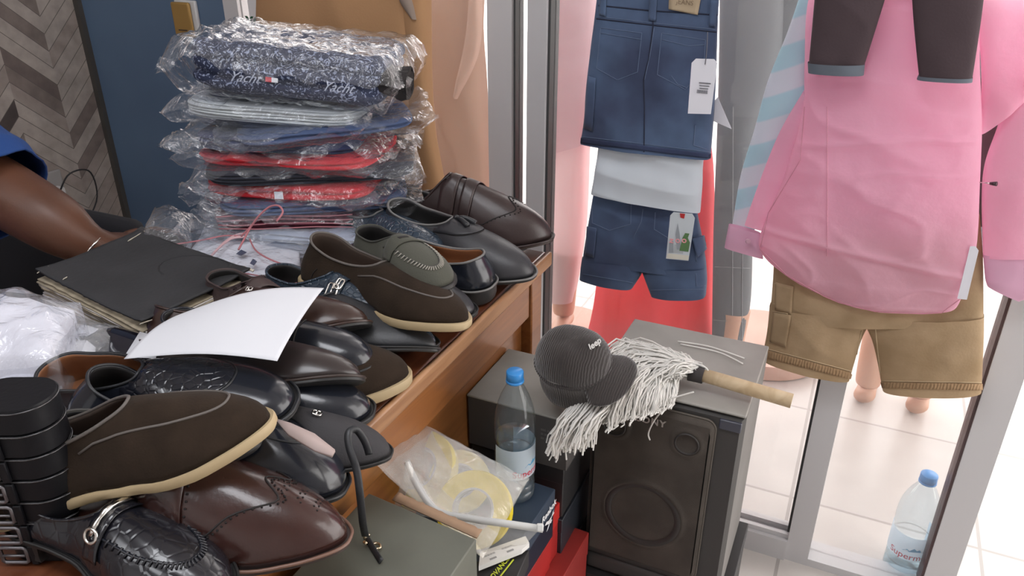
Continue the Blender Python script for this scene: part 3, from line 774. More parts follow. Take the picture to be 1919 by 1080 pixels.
# moulded bezel with chamfered corners
def bez(z0, z1, inset, y):
    return [V((SX0+inset,y,z0)),V((SX1-inset,y,z0)),V((SX1-inset,y,z1)),V((SX0+inset,y,z1))]
o1 = bez(SZ0, ZS-.006, 0, SY0+.013); o2 = bez(SZ0+.01, ZS-.012, .006, SY0)
put('front_bezel', (o1+o2, [(0,1,5,4),(1,2,6,5),(2,3,7,6),(3,0,4,7),(4,5,6,7)]), spk, sp, world=True, smooth=False)
def rrect(x0, x1, z0, z1, r, n=6):
    out = []
    for cx, cz, a0 in ((x1-r,z0+r,-90),(x1-r,z1-r,0),(x0+r,z1-r,90),(x0+r,z0+r,180)):
        for k in range(n+1):
            a = math.radians(a0+90*k/n); out.append((cx+r*math.cos(a), cz+r*math.sin(a)))
    return out
GX0, GX1, GZ0, GZ1 = SX0+.006, SX1-.040, SZ0+.050, ZS-.018
rr = rrect(GX0, GX1, GZ0, GZ1, .016); nr = len(rr); cx, cz = (GX0+GX1)/2, (GZ0+GZ1)/2
def ring(f, y): return [V((cx+(x-cx)*f, y, cz+(z-cz)*f)) for x, z in rr]
vs = []; K = [(1.0, SY0), (.985, SY0-.009), (.94, SY0-.013)]
for f, y in K: vs += ring(f, y)
fs = [(k*nr+j, k*nr+(j+1) % nr, (k+1)*nr+(j+1) % nr, (k+1)*nr+j) for k in range(2) for j in range(nr)]
# bulged mesh centre with the tweeters and woofer showing as raised rings
gx, gz = 60, 90; base = len(vs)
def gr(u, v):
    x = cx+(u-.5)*(GX1-GX0)*.92; z = cz+(v-.5)*(GZ1-GZ0)*.945
    y = SY0-.0135-.004*(1-(2*u-1)**2)*(1-(2*v-1)**2)
    for (rx, rz, r_) in ((.50,.36,.066), (.20,.86,.022), (.80,.86,.022)):
        qx = GX0+(GX1-GX0)*rx; qz = GZ0+(GZ1-GZ0)*rz; d = math.hypot(x-qx, z-qz)
        y += -.0035*math.exp(-((d-r_)/.0045)**2)+.003*math.exp(-(d/(r_*.8))**2) - .0018*math.exp(-(d/(r_*.35))**2)
    return V((x, y, z))
g = grid(gr, gx, gz); vs += g[0]; fs += [tuple(i+base for i in f) for f in g[1]]
put('grille', (vs, fs), mesh_m, sp, world=True)
put('grille_rim', tube([V((x, SY0-.004, z)) for x, z in rr], .0016, 6, True), paint('worn_rim', (.10,.085,.07), .5), sp, world=True)
for rx, rz, r_ in ((.50,.36,.066), (.20,.86,.020), (.80,.86,.020)):
    qx = GX0+(GX1-GX0)*rx; qz = GZ0+(GZ1-GZ0)*rz
    put('woofer' if r_ > .05 else 'tweeter', xf(join(lathe([(r_,0),(r_*.97,.002),(r_*.88,.0025),(r_*.82,.0005)], 40, (False, False))), T(qx, SY0-.0158, qz) @ R(PI/2, 'X')), cone_m, sp, world=True)
put('badge', xf(text_geo('SONY', .016, .0006, space=1.15, bold=.0004), T(cx, SY0-.0165, GZ1-.020) @ R(PI/2, 'X')), paint('badge_silver', (.45,.43,.40), .35, metal=.6), sp, world=True, smooth=False)
put('top_trim', box(GX1+.003,SY0-.004,ZS-.030, SX1-.004,SY0+.004,ZS-.012), paint('blue_black_plastic', (.05,.052,.07), .2), sp, world=True, smooth='auto', mods=[bevel(.002)])
put('plinth', box(SX0+.004,SY0-.006,SZ0, SX1-.004,SY0+.01,SZ0+.036), spk, sp, world=True, smooth='auto', mods=[bevel(.008, 3)])

def carton(name, label, c4, z0, z1, m, lid=None, lid_h=0, cat='box', group=None, lid_m=None, lid_label=None):
    """c4: four plan corners; a box body with a separate lid part"""
    c4 = [V((p[0], p[1], 0)) for p in c4]; c = sum(c4, V((0,0,0)))/4
    t = thing(name, label, cat, (c.x, c.y, z0), group=group)
    zl = z1-lid_h if lid_h else z1
    b = [p.lerp(c, .012) for p in c4] if lid_h else c4
    put('carton', hexa([p+V((0,0,z0)) for p in b], [p+V((0,0,zl+(min(.004,lid_h*.5) if lid_h else 0))) for p in b]), m, t, world=True, smooth='auto', mods=[bevel(.0015)])
    if lid_h: put('lid', hexa([p+V((0,0,zl)) for p in c4], [p+V((0,0,z1)) for p in c4]), lid_m or m, t, world=True, smooth='auto', mods=[bevel(.0015)])
    return t
def rect(cx, cy, w, d, a):
    a = math.radians(a); ux = V((math.cos(a), math.sin(a), 0)); uy = V((-ux.y, ux.x, 0)); c = V((cx, cy, 0))
    return [c-ux*w/2-uy*d/2, c+ux*w/2-uy*d/2, c+ux*w/2+uy*d/2, c-ux*w/2+uy*d/2]
card = paint('grey_cardboard', (.31,.30,.27), .75, var=(12,.15), bump=('noise', 60, .12))
card_dk = paint('dark_grey_cardboard', (.075,.068,.065), .65, var=(8,.2))
blk_card = paint('black_cardboard', (.020,.019,.020), .5)
# box beneath the speaker
carton('storage_box', 'black box on the floor carrying the loudspeaker', rect(-.20,1.11,.27,.25,0), 0, SZ0, blk_card, lid_h=.03)
# grey boxes behind the bottle
BX0, BX1, BY0, BY1 = -.503, -.328, .915, 1.075
t = carton('shoe_box', 'flat grey cardboard box with creased lid, behind the clear water bottle', [(BX0,BY0),(BX1,BY0),(BX1,BY1),(BX0,BY1)], .535, .632, card_dk, lid_h=.004, lid_m=card)
put('printing', join(*[xf(text_geo(s, .0058, .0001, align='LEFT'), T(BX0+.13, BY0-.0012, .632-.028-.008*k) @ R(PI/2, 'X')) for k, s in enumerate(('IIIIII III IIII', 'III IIIIIII II', 'IIII II IIIIII'))]), paint('faint_grey_print', (.17,.16,.15), .8), t, world=True, smooth=False)
carton('shoe_box', 'black box in the stack right under the flat grey cardboard box', [(BX0+.004,BY0+.004),(BX1-.006,BY0+.004),(BX1-.006,BY1),(BX0+.004,BY1)], .435, .533, blk_card, lid_h=.03)
carton('shoe_box', 'black box with a white lid edge, second below the flat grey box', [(BX0+.008,BY0),(BX1-.004,BY0),(BX1-.004,BY1),(BX0+.008,BY1)], .335, .433, paint('blue_black_card', (.018,.022,.030), .45), lid_h=.028)
carton('storage_box', 'dark box at the bottom of the stack behind the red boxes', [(BX0+.0,BY0),(BX1-.004,BY0),(BX1-.004,BY1),(BX0,BY1)], 0, .333, blk_card, lid_h=.03)

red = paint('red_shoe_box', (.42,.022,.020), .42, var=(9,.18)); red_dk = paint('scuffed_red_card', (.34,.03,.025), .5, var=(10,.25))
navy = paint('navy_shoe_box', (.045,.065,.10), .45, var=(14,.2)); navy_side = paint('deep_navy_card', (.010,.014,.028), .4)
# footprint from the photo's visible right-hand edge
P1 = at_z(1041, 917, .52); P0 = at_z(985, 1000, .52)
ey = (P1-P0).normalized(); ex = V((ey.y, -ey.x, 0))
def fp(org, wx, ly, dx=0, dy=0):   # far right corner at org+(dx,dy)
    o = V((org.x, org.y, 0))+ex*dx+ey*dy
    return [o-ex*wx-ey*ly, o-ey*ly, o, o-ex*wx]
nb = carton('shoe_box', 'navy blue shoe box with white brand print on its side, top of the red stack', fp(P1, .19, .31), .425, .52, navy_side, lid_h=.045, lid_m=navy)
Mx = frame_m(V((P1.x, P1.y, 0))+ex*.0016-ey*.026+V((0,0,.497)), ey, V((0,0,1)))
put('print', xf(join(text_geo('Reebok', .017, .0002, bold=.0004), xf(join(([V((-.016,-.016,0)),V((.008,-.030,0)),V((.012,-.026,0)),V((-.010,-.013,0))],[(0,1,2,3)]), ([V((-.010,-.034,0)),V((.014,-.012,0)),V((.018,-.012,0)),V((-.004,-.034,0))],[(0,1,2,3)]), ([V((-.002,-.020,0)),V((.020,-.019,0)),V((.018,-.016,0)),V((-.002,-.0175,0))],[(0,1,2,3)])), T(0,0,.0003))), Mx), paint('white_print', (.75,.75,.76), .5), nb, world=True, smooth=False)
P2 = at_z(1070, 910, .465)
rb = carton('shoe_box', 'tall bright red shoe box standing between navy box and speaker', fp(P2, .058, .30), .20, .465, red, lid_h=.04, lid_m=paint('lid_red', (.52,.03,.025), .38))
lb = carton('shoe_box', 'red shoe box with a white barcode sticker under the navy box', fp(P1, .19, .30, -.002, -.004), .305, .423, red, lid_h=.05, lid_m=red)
put('sticker', xf(join(box(-.024,-.014,0,.024,.014,.0004)), frame_m(V((P1.x,P1.y,0))+ex*.0014-ey*.17+V((0,0,.392)), ey, V((0,0,1)))), paint('sticker_white', (.72,.70,.67), .6), lb, world=True, smooth=False)
put('barcode', xf(join(*[box(-.02+.0032*k,-.009,.0005,-.0185+.0032*k,.004,.0007) for k in range(12)]), frame_m(V((P1.x,P1.y,0))+ex*.0015-ey*.17+V((0,0,.392)), ey, V((0,0,1)))), blk_card, lb, world=True, smooth=False)
P3 = at_z(1104, 998, .36)
carton('shoe_box', 'flat red shoe box lying lowest at the foot of the speaker', fp(P3, .14, .26), .24, .36, red_dk, lid_h=.05, lid_m=red_dk)
carton('storage_box', 'plain dark box on the floor below the lowest red shoe box', fp(P3, .40, .30, -.0), 0, .198, blk_card, lid_h=.03)
# black box with lime print and the folded white paper on it
P4 = at_z(1008, 1020, .44)
gb = carton('shoe_box', 'black shoe box with slanted lime green writing, in front of the yellow bag', [at_z(880,1130,.552), at_z(948,1130,.552), at_z(992,1030,.552), at_z(893,1052,.552)], .5215, .552, blk_card)
A_, B_ = at_z(921, 1085, .5532), at_z(952, 1046, .5532)
put('lime_print', xf(join(text_geo('ADVANCED', .010, .0002, shear=.4, bold=.0002), box(-.030,-.009,0,.022,-.007,.0002)), frame_m((A_+B_)/2+V((0,0,.0002)), B_-A_, V((-1,.2,0)))), paint('lime_ink', (.55,.62,.05), .5), gb, world=True, smooth=False)
pp = [at_z(x, y, .565) for x, y in ((897,1062),(978,1030),(992,1018),(985,1005),(900,1035))]
fpaper = thing('folded_paper', 'folded white leaflet with small grey marks on the black shoe box', 'paper', at_z(940,1035,.556))
put('sheet', ([p+V((0,0,-.008)) for p in pp]+[p+V((0,0,.0)) for p in pp], [(0,1,2,3,4),(5,6,7,8,9)]+[(i,(i+1)%5,5+(i+1)%5,5+i) for i in range(5)]), paint('leaflet_white', (.72,.71,.69), .7), fpaper, world=True, smooth=False)
gm = []
for (x, y) in ((918,1040),(950,1026)):
    c = at_z(x, y, .5655); M_ = frame_m(c, at_z(x+10,y-4,.5655)-c, V((0,1,0))); gm.append(xf(text_geo('====', .007, .0001), M_)); gm.append(xf(box(-.004,-.009,0,.006,-.006,.0001), M_))
put('print', join(*gm), paint('grey_ink', (.30,.30,.30), .7), fpaper, world=True, smooth=False)

# big grey-green box in the front
gz_ = .70
c4 = [at_z(580,1200,gz_), at_z(897,1190,gz_), at_z(893,1011,gz_), at_z(655,912,gz_)]
c4 = [V((-.462, c4[3].y-.30, 0)), V((c4[2].x, c4[2].y-.33, 0)), V((c4[2].x, c4[2].y, 0)), V((-.462, c4[3].y, 0))]
fb = carton('carton_box', 'large worn grey green box in the foreground beneath the brown brogue', c4, .42, gz_, paint('grey_green_card', (.105,.11,.088), .6, var=(10,.15)), lid_h=.06, lid_m=paint('grey_green_lid', (.125,.13,.105), .55, var=(14,.14), bump=('noise', 30, .1)))
e0, e1 = c4[3]+V((.03,.004,gz_-.002)), c4[2]+V((-.002,.004,gz_-.002))
vv = []; n = 26
for i in range(n+1):
    p = e0.lerp(e1, i/n); j = .5+.5*nz((i*.7,0,3)); vv += [p, p+V((0,.010+.006*j,.001))]
put('torn_flap', (vv, [(2*i,2*i+1,2*i+3,2*i+2) for i in range(n)]), paint('bare_brown_card', (.34,.22,.14), .85), fb, world=True, mods=[solid(.002)], label='bare brown torn flap')
carton('storage_box', 'dark box on the floor beneath the large grey green box', [(p.x*1 if i in (0,3) else p.x-.01, p.y) for i, p in enumerate(c4)], 0, .418, card_dk, lid_h=.03)

# ---- water bottles
bot_m = glass('bottle_plastic', (.86,.92,.95), 1.0, .03)
water_m = glass('bottle_water', (.80,.91,.96), .6, .06)
cap_b = paint('blue_bottle_cap', (.035,.24,.60), .35)
def bottle(label, base, Hh, r, turn, level=.42):
    k = Hh; t = thing('water_bottle', label, 'bottle', base, (0,0,turn))
    prof = [(.55,.0),(.92,.008),(1,.03),(1,.06),(.95,.075),(1,.09),(1,.12),(.96,.135),(1,.15),(1,.34),(.985,.36),(.90,.40),(.93,.44),(.985,.48),(1,.52),(1,.60),(.97,.66),(.88,.73),(.70,.81),(.48,.875),(.36,.91),(.34,.925),(.34,.95)]
    pr = spline([V((r*a, k*b, 0)) for a, b in prof], 60); pr = [(max(p.x, .001), p.y) for p in pr]
    put('bottle_body', lathe(pr, 40, (True, False)), bot_m, t)
    lv = [(a*.97, b+.001) for a, b in pr if b <= level*k]; put('water', lathe(lv, 36), water_m, t)
    cr = r*.40; cg = []
    nseg = 60
    vs = []; 
    for z, q in ((.935,1),(.995,1),(1.0,.94)):
        for j in range(nseg): a = 2*PI*j/nseg; rr_ = cr*q*(1+(.03 if j % 2 and q == 1 else 0)); vs.append(V((rr_*math.cos(a), rr_*math.sin(a), z*k)))
    fs = [(i*nseg+j, i*nseg+(j+1) % nseg, (i+1)*nseg+(j+1) % nseg, (i+1)*nseg+j) for i in range(2) for j in range(nseg)]+[tuple(2*nseg+j for j in range(nseg)), tuple(range(nseg))]
    put('cap', (vs, fs), cap_b, t)
    put('neck_ring', xf(lathe([(cr*1.0,0),(cr*1.08,.001),(cr*1.08,.004),(cr*.9,.005)], 40), T(0,0,.918*k)), cap_b, t)
    # label wrap facing -y in local frame
    def lab(u, v): a = -PI/2+(u-.5)*math.radians(250); return V((r*1.012*math.cos(a), r*1.012*math.sin(a), k*(.22+.24*v)))
    put('label', grid(lab, 40, 4), mat('bottle_label', (.62,.72,.80), .4, transl=.35), t)
    def bend(g, z, a0, m, nm):
        out = []
        for p in g[0]: a = -PI/2+a0+p.x/r; out.append(V((r*1.02*math.cos(a), r*1.02*math.sin(a), z+p.y)))
        put(nm, (out, g[1]), m, t, smooth=False)
    bend(text_geo('Supermont', r*.52, 0, bold=.0002), k*.26, 0, paint('label_red', (.50,.03,.06), .5), 'brand_name')
    mt = [(-.6,0),(-.35,.28),(-.22,.16),(.0,.5),(.16,.30),(.28,.42),(.62,.02),(.3,.14),(.05,.12),(-.2,.05)]
    bend(([V((x*r*.9, y*r*.62, 0)) for x, y in mt], [(0,1,2,9),(9,2,3,4,8),(8,4,5,7),(7,5,6)]), k*.31, 0, paint('label_blue', (.10,.36,.60), .5), 'mountain_logo')
    return t
bp = at_d(965, 700, 1.10)
bottle('clear plastic water bottle with blue cap standing behind the bag of yellow rolls', (bp.x, bp.y, .523), bp.z-.523+.004, .0305, math.radians(84), .50)
b2 = at_z(1690, 1092, 0)
bottle('water bottle standing in the bright doorway at the bottom right', (b2.x, max(b2.y, YW+.05), 0), .265, .0415, math.radians(8), .22)

# ---- mop
mop_g = paint('mop_cotton', (.82,.80,.76), .9, transl=.15)
HB, HA = at_z(1484, 752, ZS+.022), at_z(1300, 698, ZS+.030)
mp = thing('mop', 'white string mop lying head down over the speaker front', 'mop', at_z(1250,700,ZS))
put('handle', tube([HA, HA.lerp(HB,.3), HB], [.0105,.0108,.0112], 16), w_hand if False else wood('pale_mop_stick', (.40,.29,.17), (.52,.40,.26), .6, 0), mp, world=True)
col = HA; hd = (HB-HA).normalized()
put('collar', tube([col-hd*.006, col+hd*.016], [.0155,.014], 14), paint('dark_twine', (.03,.025,.025), .8), mp, world=True)
put('binding', join(*[tube([col+hd*(k*.004-.004)+(V((math.cos(a)*.0165, 0, math.sin(a)*.0165))) for a in [2*PI*i/14 for i in range(14)]], .0016, 5, True) for k in range(4)]), mop_g, mp, world=True)
rnd = random.Random(5); gs = []
tips = []
def topz(p):  # height the strands rest on
    if p.x > SX0-.005 and p.x < SX1 and p.y > SY0-.012 and p.y < SY1+.02: return ZS
    return -1
tipA, tipB = at_y(1045, 800, SY0-.04), at_y(1240, 830, SY0-.04)
for i in range(1000):
    a = rnd.random(); b = rnd.random()
    # where the strand leaves the edge of the speaker and where it ends
    fan = (rnd.random()**.8)
    mx = at_z(1070+fan*200, 764-fan*38+rnd.uniform(-14,14), ZS+.006+.035*rnd.random()*(1-abs(fan-.4)))
    hump = at_z(1160+fan*108+rnd.uniform(-14,14), 655+fan*30+rnd.uniform(-20,25), ZS+.014+.034*rnd.random())
    ln = .012+.045*(1-fan)**1.2*rnd.uniform(.4,1.15) + .008*rnd.random()
    if fan > .38: ln = .0
    out = V((-.35*(1-fan)-.05, -1, 0)).normalized()
    e0_ = mx+out*.03+V((0,0,-ln*.35)); e1_ = e0_+out*.012+V((rnd.uniform(-.012,.006),0,-ln*.75))
    if fan > .38: e0_ = mx+out*.008; e1_ = mx+out*.018; e0_.z = ZS+.006; e1_.z = ZS+.003
    st = col-hd*.004+V((rnd.uniform(-.012,.012), rnd.uniform(-.008,.008), rnd.uniform(-.006,.014)))
    pts = spline([st, st.lerp(hump, .55)+V((0,0,.012*rnd.random())), hump, hump.lerp(mx, .6)+V((0,0,.004)), mx, e0_, e1_], 17)
    ph = rnd.random()*9
    pts = [p+V((nz((k*.9,ph,0))*.0042, nz((k*.9,ph,5))*.0042, nz((k*.9,ph,9))*.003)) for k, p in enumerate(pts)]
    gs.append(tube(pts, rnd.uniform(.0011,.0017), 4, caps=False))
# a few stray strands
for pl in (((1240,770),(1225,790),(1215,812),(1218,825)), ((1300,735),(1265,745),(1215,760),(1205,790)), ((1180,720),(1150,735),(1130,760),(1120,775)), ((1270,640),(1330,650),(1395,672)), ((1275,645),(1345,660),(1392,682))):
    pts = [at_z(x, y, ZS+.004) for x, y in pl] if pl[0][1] < 700 else [at_y(x, y, SY0-.026) for x, y in pl]
    gs.append(tube(spline(pts, 16), .0013, 5))
put('cotton_strands', join(*gs), mop_g, mp, world=True)['kind'] = 'stuff'

# ---- wool cap
wool = mat('charcoal_knit_wool', (.042,.036,.034), .95, bump=('wave', 90, .5, .002), sheen=.4, spec=.1)
cc = at_z(1085, 745, .632); cc = V((-.385, 1.005, .634))
cc = at_d(1074, 676, 1.14)
cp = thing('peaked_cap', 'dark grey knitted cap with a short peak and white stitched logo', 'cap', (cc.x, cc.y, .634))
ch = Matrix.Translation(cc) @ R(math.radians(-8), 'Z') @ R(math.radians(2), 'Y') @ R(math.radians(16), 'X') @ S(.92,.92,.86)
def crown(u, v):
    a = 2*PI*u; ph = v*PI*.5
    r_ = .058*math.cos(ph)**.62; z = .052*math.sin(ph)
    p = V((r_*1.08*math.cos(a), r_*math.sin(a), z-.0))
    w_ = .006*nz(p*26)+.003*nz(p*60); return p*(1+w_*5)+V((0,0,.004*math.sin(3*a)*math.cos(ph)))
def lower(u, v):
    a = 2*PI*u; r_ = .061-.012*v**1.5-.003*math.sin(v*5); p = V((r_*1.05*math.cos(a), r_*math.sin(a), -.062*v)); return p*(1+.03*nz(p*30))
M2 = ch
put('crown', xf(grid(crown, 48, 16, cu=True), M2), wool, cp, world=True)
put('ear_band', xf(grid(lower, 48, 10, cu=True), M2), wool, cp, world=True, mods=[solid(.004)])
def peak(u, v):
    a = (u-.5)*math.radians(88); r_ = .058+.044*v*(1-.5*(2*u-1)**4)
    return V((r_*math.cos(a), r_*math.sin(a), -.002-.010*v-.012*(a**2)))
put('peak', xf(grid(peak, 24, 8), M2), wool, cp, world=True, mods=[solid(.005, 0)])
bv = bvh_of(bpy.data.objects['crown'])
h, n_ = pix_hit(bv, 1112, 648)
if h: put('stitched_logo', xf(join(text_geo('Jeep', .012, .0005, shear=.3, bold=.0003)), frame_m(h+n_*.004, at_d(1122,640,1.2)-at_d(1102,655,1.2), UP)), paint('white_thread', (.7,.68,.66), .7), cp, world=True, smooth=False)
# ================================================================ THINGS ON THE DESK
clear = film('clear_poly_bag', (.97,.98,1), .045, .17, 42, 1.0, .10)
clear2 = film('milky_poly_bag', (.95,.96,.98), .22, .2, 38, 1.0, .12, 5)
fab = lambda n, c, **k: mat(n, c, .85, bump=('noise', 70, .5, .004), **k)
f_white = fab('white_cotton', (.74,.75,.80)); f_navy = fab('navy_cotton', (.018,.028,.085), sheen=.2); f_black = fab('black_navy_cotton', (.018,.020,.032), sheen=.1)
f_red = fab('red_cotton', (.55,.020,.030)); f_blue = fab('steel_blue_cotton', (.06,.09,.18)); f_grey = fab('pale_grey_cotton', (.50,.53,.54))
def print_cloth():
    m = bpy.data.materials.new('navy_printed_cloth'); m.use_nodes = True; N = m.node_tree.nodes; L = m.node_tree.links; b = N['Principled BSDF']; b.inputs['Roughness'].default_value = .8
    tc = N.new('ShaderNodeTexCoord'); n = N.new('ShaderNodeTexNoise'); n.inputs['Scale'].default_value = 85; n.inputs['Detail'].default_value = 1; n.inputs['Distortion'].default_value = 3
    L.new(tc.outputs['Object'], n.inputs['Vector']); r = N.new('ShaderNodeValToRGB'); r.color_ramp.interpolation = 'CONSTANT'
    r.color_ramp.elements[0].color = (.015,.022,.055,1); r.color_ramp.elements[1].position = .60; r.color_ramp.elements[1].color = (.26,.30,.42,1)
    L.new(n.outputs['Fac'], r.inputs[0]); L.new(r.outputs[0], b.inputs['Base Color']); return m
f_print = print_cloth()
def layered(w, d, h, layers, seed, wr=.004, rad=.03):
    """folded garment: a soft slab whose edge shows its layers"""
    nseg = 72; vs = []; nr_ = layers*5+1
    def outline(a):
        c, s_ = math.cos(a), math.sin(a); p = 5.0
        r_ = (abs(c)**p+abs(s_)**p)**(-1/p); return V((c*r_*w/2, s_*r_*d/2, 0))
    for k in range(nr_):
        t = k/(nr_-1); lay = t*layers; fr = lay-math.floor(lay) if k < nr_-1 else 0
        ins = .009*(abs(2*fr-1)**3)+.012*abs(2*t-1)**4
        for j in range(nseg):
            a = 2*PI*j/nseg; p = outline(a); q = p.normalized()
            li = math.floor(min(lay, layers-.01)); off = .006*nz((math.cos(a)*1.5, math.sin(a)*1.5, li*3.7+seed))
            z = t*h + .35*h/layers*nz((p.x*9, p.y*9, seed+li*.9))
            vs.append(p - q*(ins-off) + V((0,0,z)))
    fs = [(k*nseg+j, k*nseg+(j+1) % nseg, (k+1)*nseg+(j+1) % nseg, (k+1)*nseg+j) for k in range(nr_-1) for j in range(nseg)]
    # top and bottom: concentric rings to a dome
    for end, ks in ((1, nr_-1), (-1, 0)):
        prev = [ks*nseg+j for j in range(nseg)]
        for q in (.8, .5, .2):
            cur = []
            for j in range(nseg):
                p = V(vs[ks*nseg+j]); x, y = p.x*q, p.y*q
                z = (h if end > 0 else 0)+end*.25*h/max(2,layers)*(1-q)+wr*nz((x*18, y*18, seed+9))
                cur.append(len(vs)); vs.append(V((x, y, z)))
            fs += [(prev[j], prev[(j+1) % nseg], cur[(j+1) % nseg], cur[j]) for j in range(nseg)]; prev = cur
        fs.append(tuple(prev))
    return vs, fs
def pillow(w, d, h, ww, wd, seed, lift=.0, crump=.006, nx=60, ny=44):
    """film bag around a w x d x h slab, with empty crumpled margins out to ww x wd"""
    def side(top):
        def f(u, v):
            x, y = (u-.5)*ww, (v-.5)*wd
            x *= 1+.07*nz((y*14, seed, 0)); y *= 1+.08*nz((x*12, seed, 4))
            ex_ = max(0, abs(x)-w/2)/max(.001, (ww-w)/2); ey_ = max(0, abs(y)-d/2)/max(.001, (wd-d)/2)
            e = min(1, math.hypot(ex_, ey_)); hh = (h/2+.004)*(1-e)**.8 if e < 1 else 0
            cr = (ridge((x*16, y*16, seed+top*3.3), 1)-.5)*crump*(.6+e) + crump*.6*nz((x*45, y*45, seed))
            mid = h/2 + (lift+.010*nz((x*7, y*7, seed+7)))*e*(1 if x*lift == 0 else 1) + cr*(1 if e > .05 else .3)
            return V((x, y, mid + (hh if top else -hh)+(abs(cr) if e < .9 else 0)*(1 if top else -1)))
        return f
    return join(grid(side(1), nx, ny), grid(side(0), nx, ny))
def package(label, c, w, d, h, yaw, fm, layers=4, ww=None, wd=None, film_m=None, seed=0, tilt=(0,0), lift=0, crump=.006, shift=(0,0), extra=None, name='bagged_garment', group='clear bags of folded clothes stacked on the desk', bag=True, vis='clothes'):
    Mr = (Matrix.Rotation(math.radians(yaw), 3, 'Z') @ Matrix.Rotation(math.radians(tilt[0]), 3, 'X') @ Matrix.Rotation(math.radians(tilt[1]), 3, 'Y'))
    t = thing(name, label, vis, c, Mr, group)
    put('folded_garment', xf(layered(w, d, h, layers, seed), T(shift[0], shift[1], 0)), fm, t)
    if bag: put('plastic_bag', pillow(w, d, h, ww or w+.10, wd or d+.05, seed, lift, crump), film_m or clear, t)
    if extra: extra(t)
    return t
# the stack: x and y of each package from where it shows in the photo, heights adding up
sx, sy = -.905, 1.085
ybase = DZ+.001
lay = [ # label, dx, dy, w, d, h, yaw, mat, layers, ww, lift, tilt
 ('white cotton garment in a clear bag, lowest of the tall stack', .02,0,.33,.24,.034,25,f_white,3,.40,-.004,(0,0)),
 ('pale blue garment in a clear bag, second from the bottom of the stack', .04,.0,.32,.24,.030,20,fab('pale_blue_cotton', (.36,.43,.56)),3,.42,.0,(0,0)),
 ('burgundy and pink folded garment in a clear bag above the pale blue ones', -.02,-.02,.25,.22,.034,24,fab('burgundy_cotton', (.11,.018,.035)),5,.40,.0,(0,0)),
 ('dark blue folded garment in a clear bag directly above the burgundy one', .01,.0,.30,.23,.030,26,f_blue,3,.43,.006,(0,0)),
 ('red garment with a small white tag in a clear bag, lower of two red ones', -.01,-.01,.27,.23,.036,22,f_red,2,.42,-.004,(0,0)),
 ('near black folded garment in a clear bag between the two red ones', .01,.0,.33,.23,.034,27,f_black,4,.42,.0,(0,0)),
 ('red folded garment in a clear bag, upper of the two red ones', -.005,-.01,.29,.23,.026,22,f_red,2,.41,.004,(0,0)),
 ('royal navy folded garment in a clear bag just above the upper red one', -.03,-.01,.26,.22,.038,20,f_navy,3,.44,-.008,(0,2)),
 ('slate blue folded garment in a crinkled bag above the royal navy one', .045,.0,.27,.22,.022,34,f_blue,2,.42,.010,(0,-3)),
 ('pale grey rolled and folded cloth in a clear bag near the top of the stack', -.03,-.005,.28,.22,.040,22,f_grey,6,.38,.0,(0,3)),
 ('bright navy folded garment showing under the printed topmost one', -.06,.005,.19,.18,.016,20,f_navy,2,.24,.0,(0,3)),
]
z = ybase
for i, (lb_, dx, dy, w, d, h, yaw, fm, ly, ww, lift, tilt) in enumerate(lay):
    h *= .765; package(lb_, (sx+dx, sy+dy, z), w*1.08, d, h, yaw+[4,-6,3,9,-4,6,-7,2,5,-3,4][i], fm, ly, w+(ww-w)*.62, d+.04, clear2 if i in (0,1) else clear, seed=i*3.1+1, tilt=tilt, lift=lift, crump=.007)
    z += h+.0015
ztop = z
def top_print(t):
    g = []
    for x, s_ in ((-.055,'Vnst'),(.095,'Hilt')):
        g.append(xf(text_geo('Yacht', .022, .0002, shear=.55), T(x, -.131, .030) @ R(math.radians(70), 'X')))
    put('script_print', join(*g), mat('pale_print', (.40,.43,.52), .6), t, smooth=False)
    put('flag_patch', join(xf(box(-.010,-.006,0,0,.006,.001), T(-.012,-.1235,.032) @ R(math.radians(75), 'X'))), mat('flag_red', (.6,.03,.05), .6), t, smooth=False)
    put('flag_patch', join(xf(box(0,-.006,0,.010,.006,.001), T(-.012,-.1235,.032) @ R(math.radians(75), 'X'))), mat('flag_white', (.8,.8,.82), .6), t, smooth=False)
    # rolled dark end poking out of the bag on the right
    def roll(u, v):
        a = 2*PI*v; r_ = .029+.007*nz((math.cos(a)*2, math.sin(a)*2, u*3)); x = .13+.066*u
        return V((x, .0+r_*1.2*math.cos(a)-.055, .036+r_*math.sin(a)*.85-.004*u+.003*nz((a*3, u*5, 1))))
    put('rolled_end', grid(roll, 8, 30, cv=True), mat('black_brown_knit', (.022,.018,.018), .9, bump=('noise', 90, .8, .004)), t)
    def core(u, v):
        a = 2*PI*v; r_ = (.029*(1-u)+.002); return V((.196-.012*u+.004*nz((a, u*9, 2)), r_*1.2*math.cos(a)-.055, .032+r_*math.sin(a)*.85))
    put('rolled_end', grid(core, 10, 30, cv=True), MATS['black_brown_knit'], t)
package('navy printed garment in a clear bag, topmost of the tall stack', (sx+.0, sy+.01, ztop), .33, .25, .076, 20, f_print, 3, .385, .29, clear, seed=41, tilt=(0,5), crump=.010, extra=top_print)

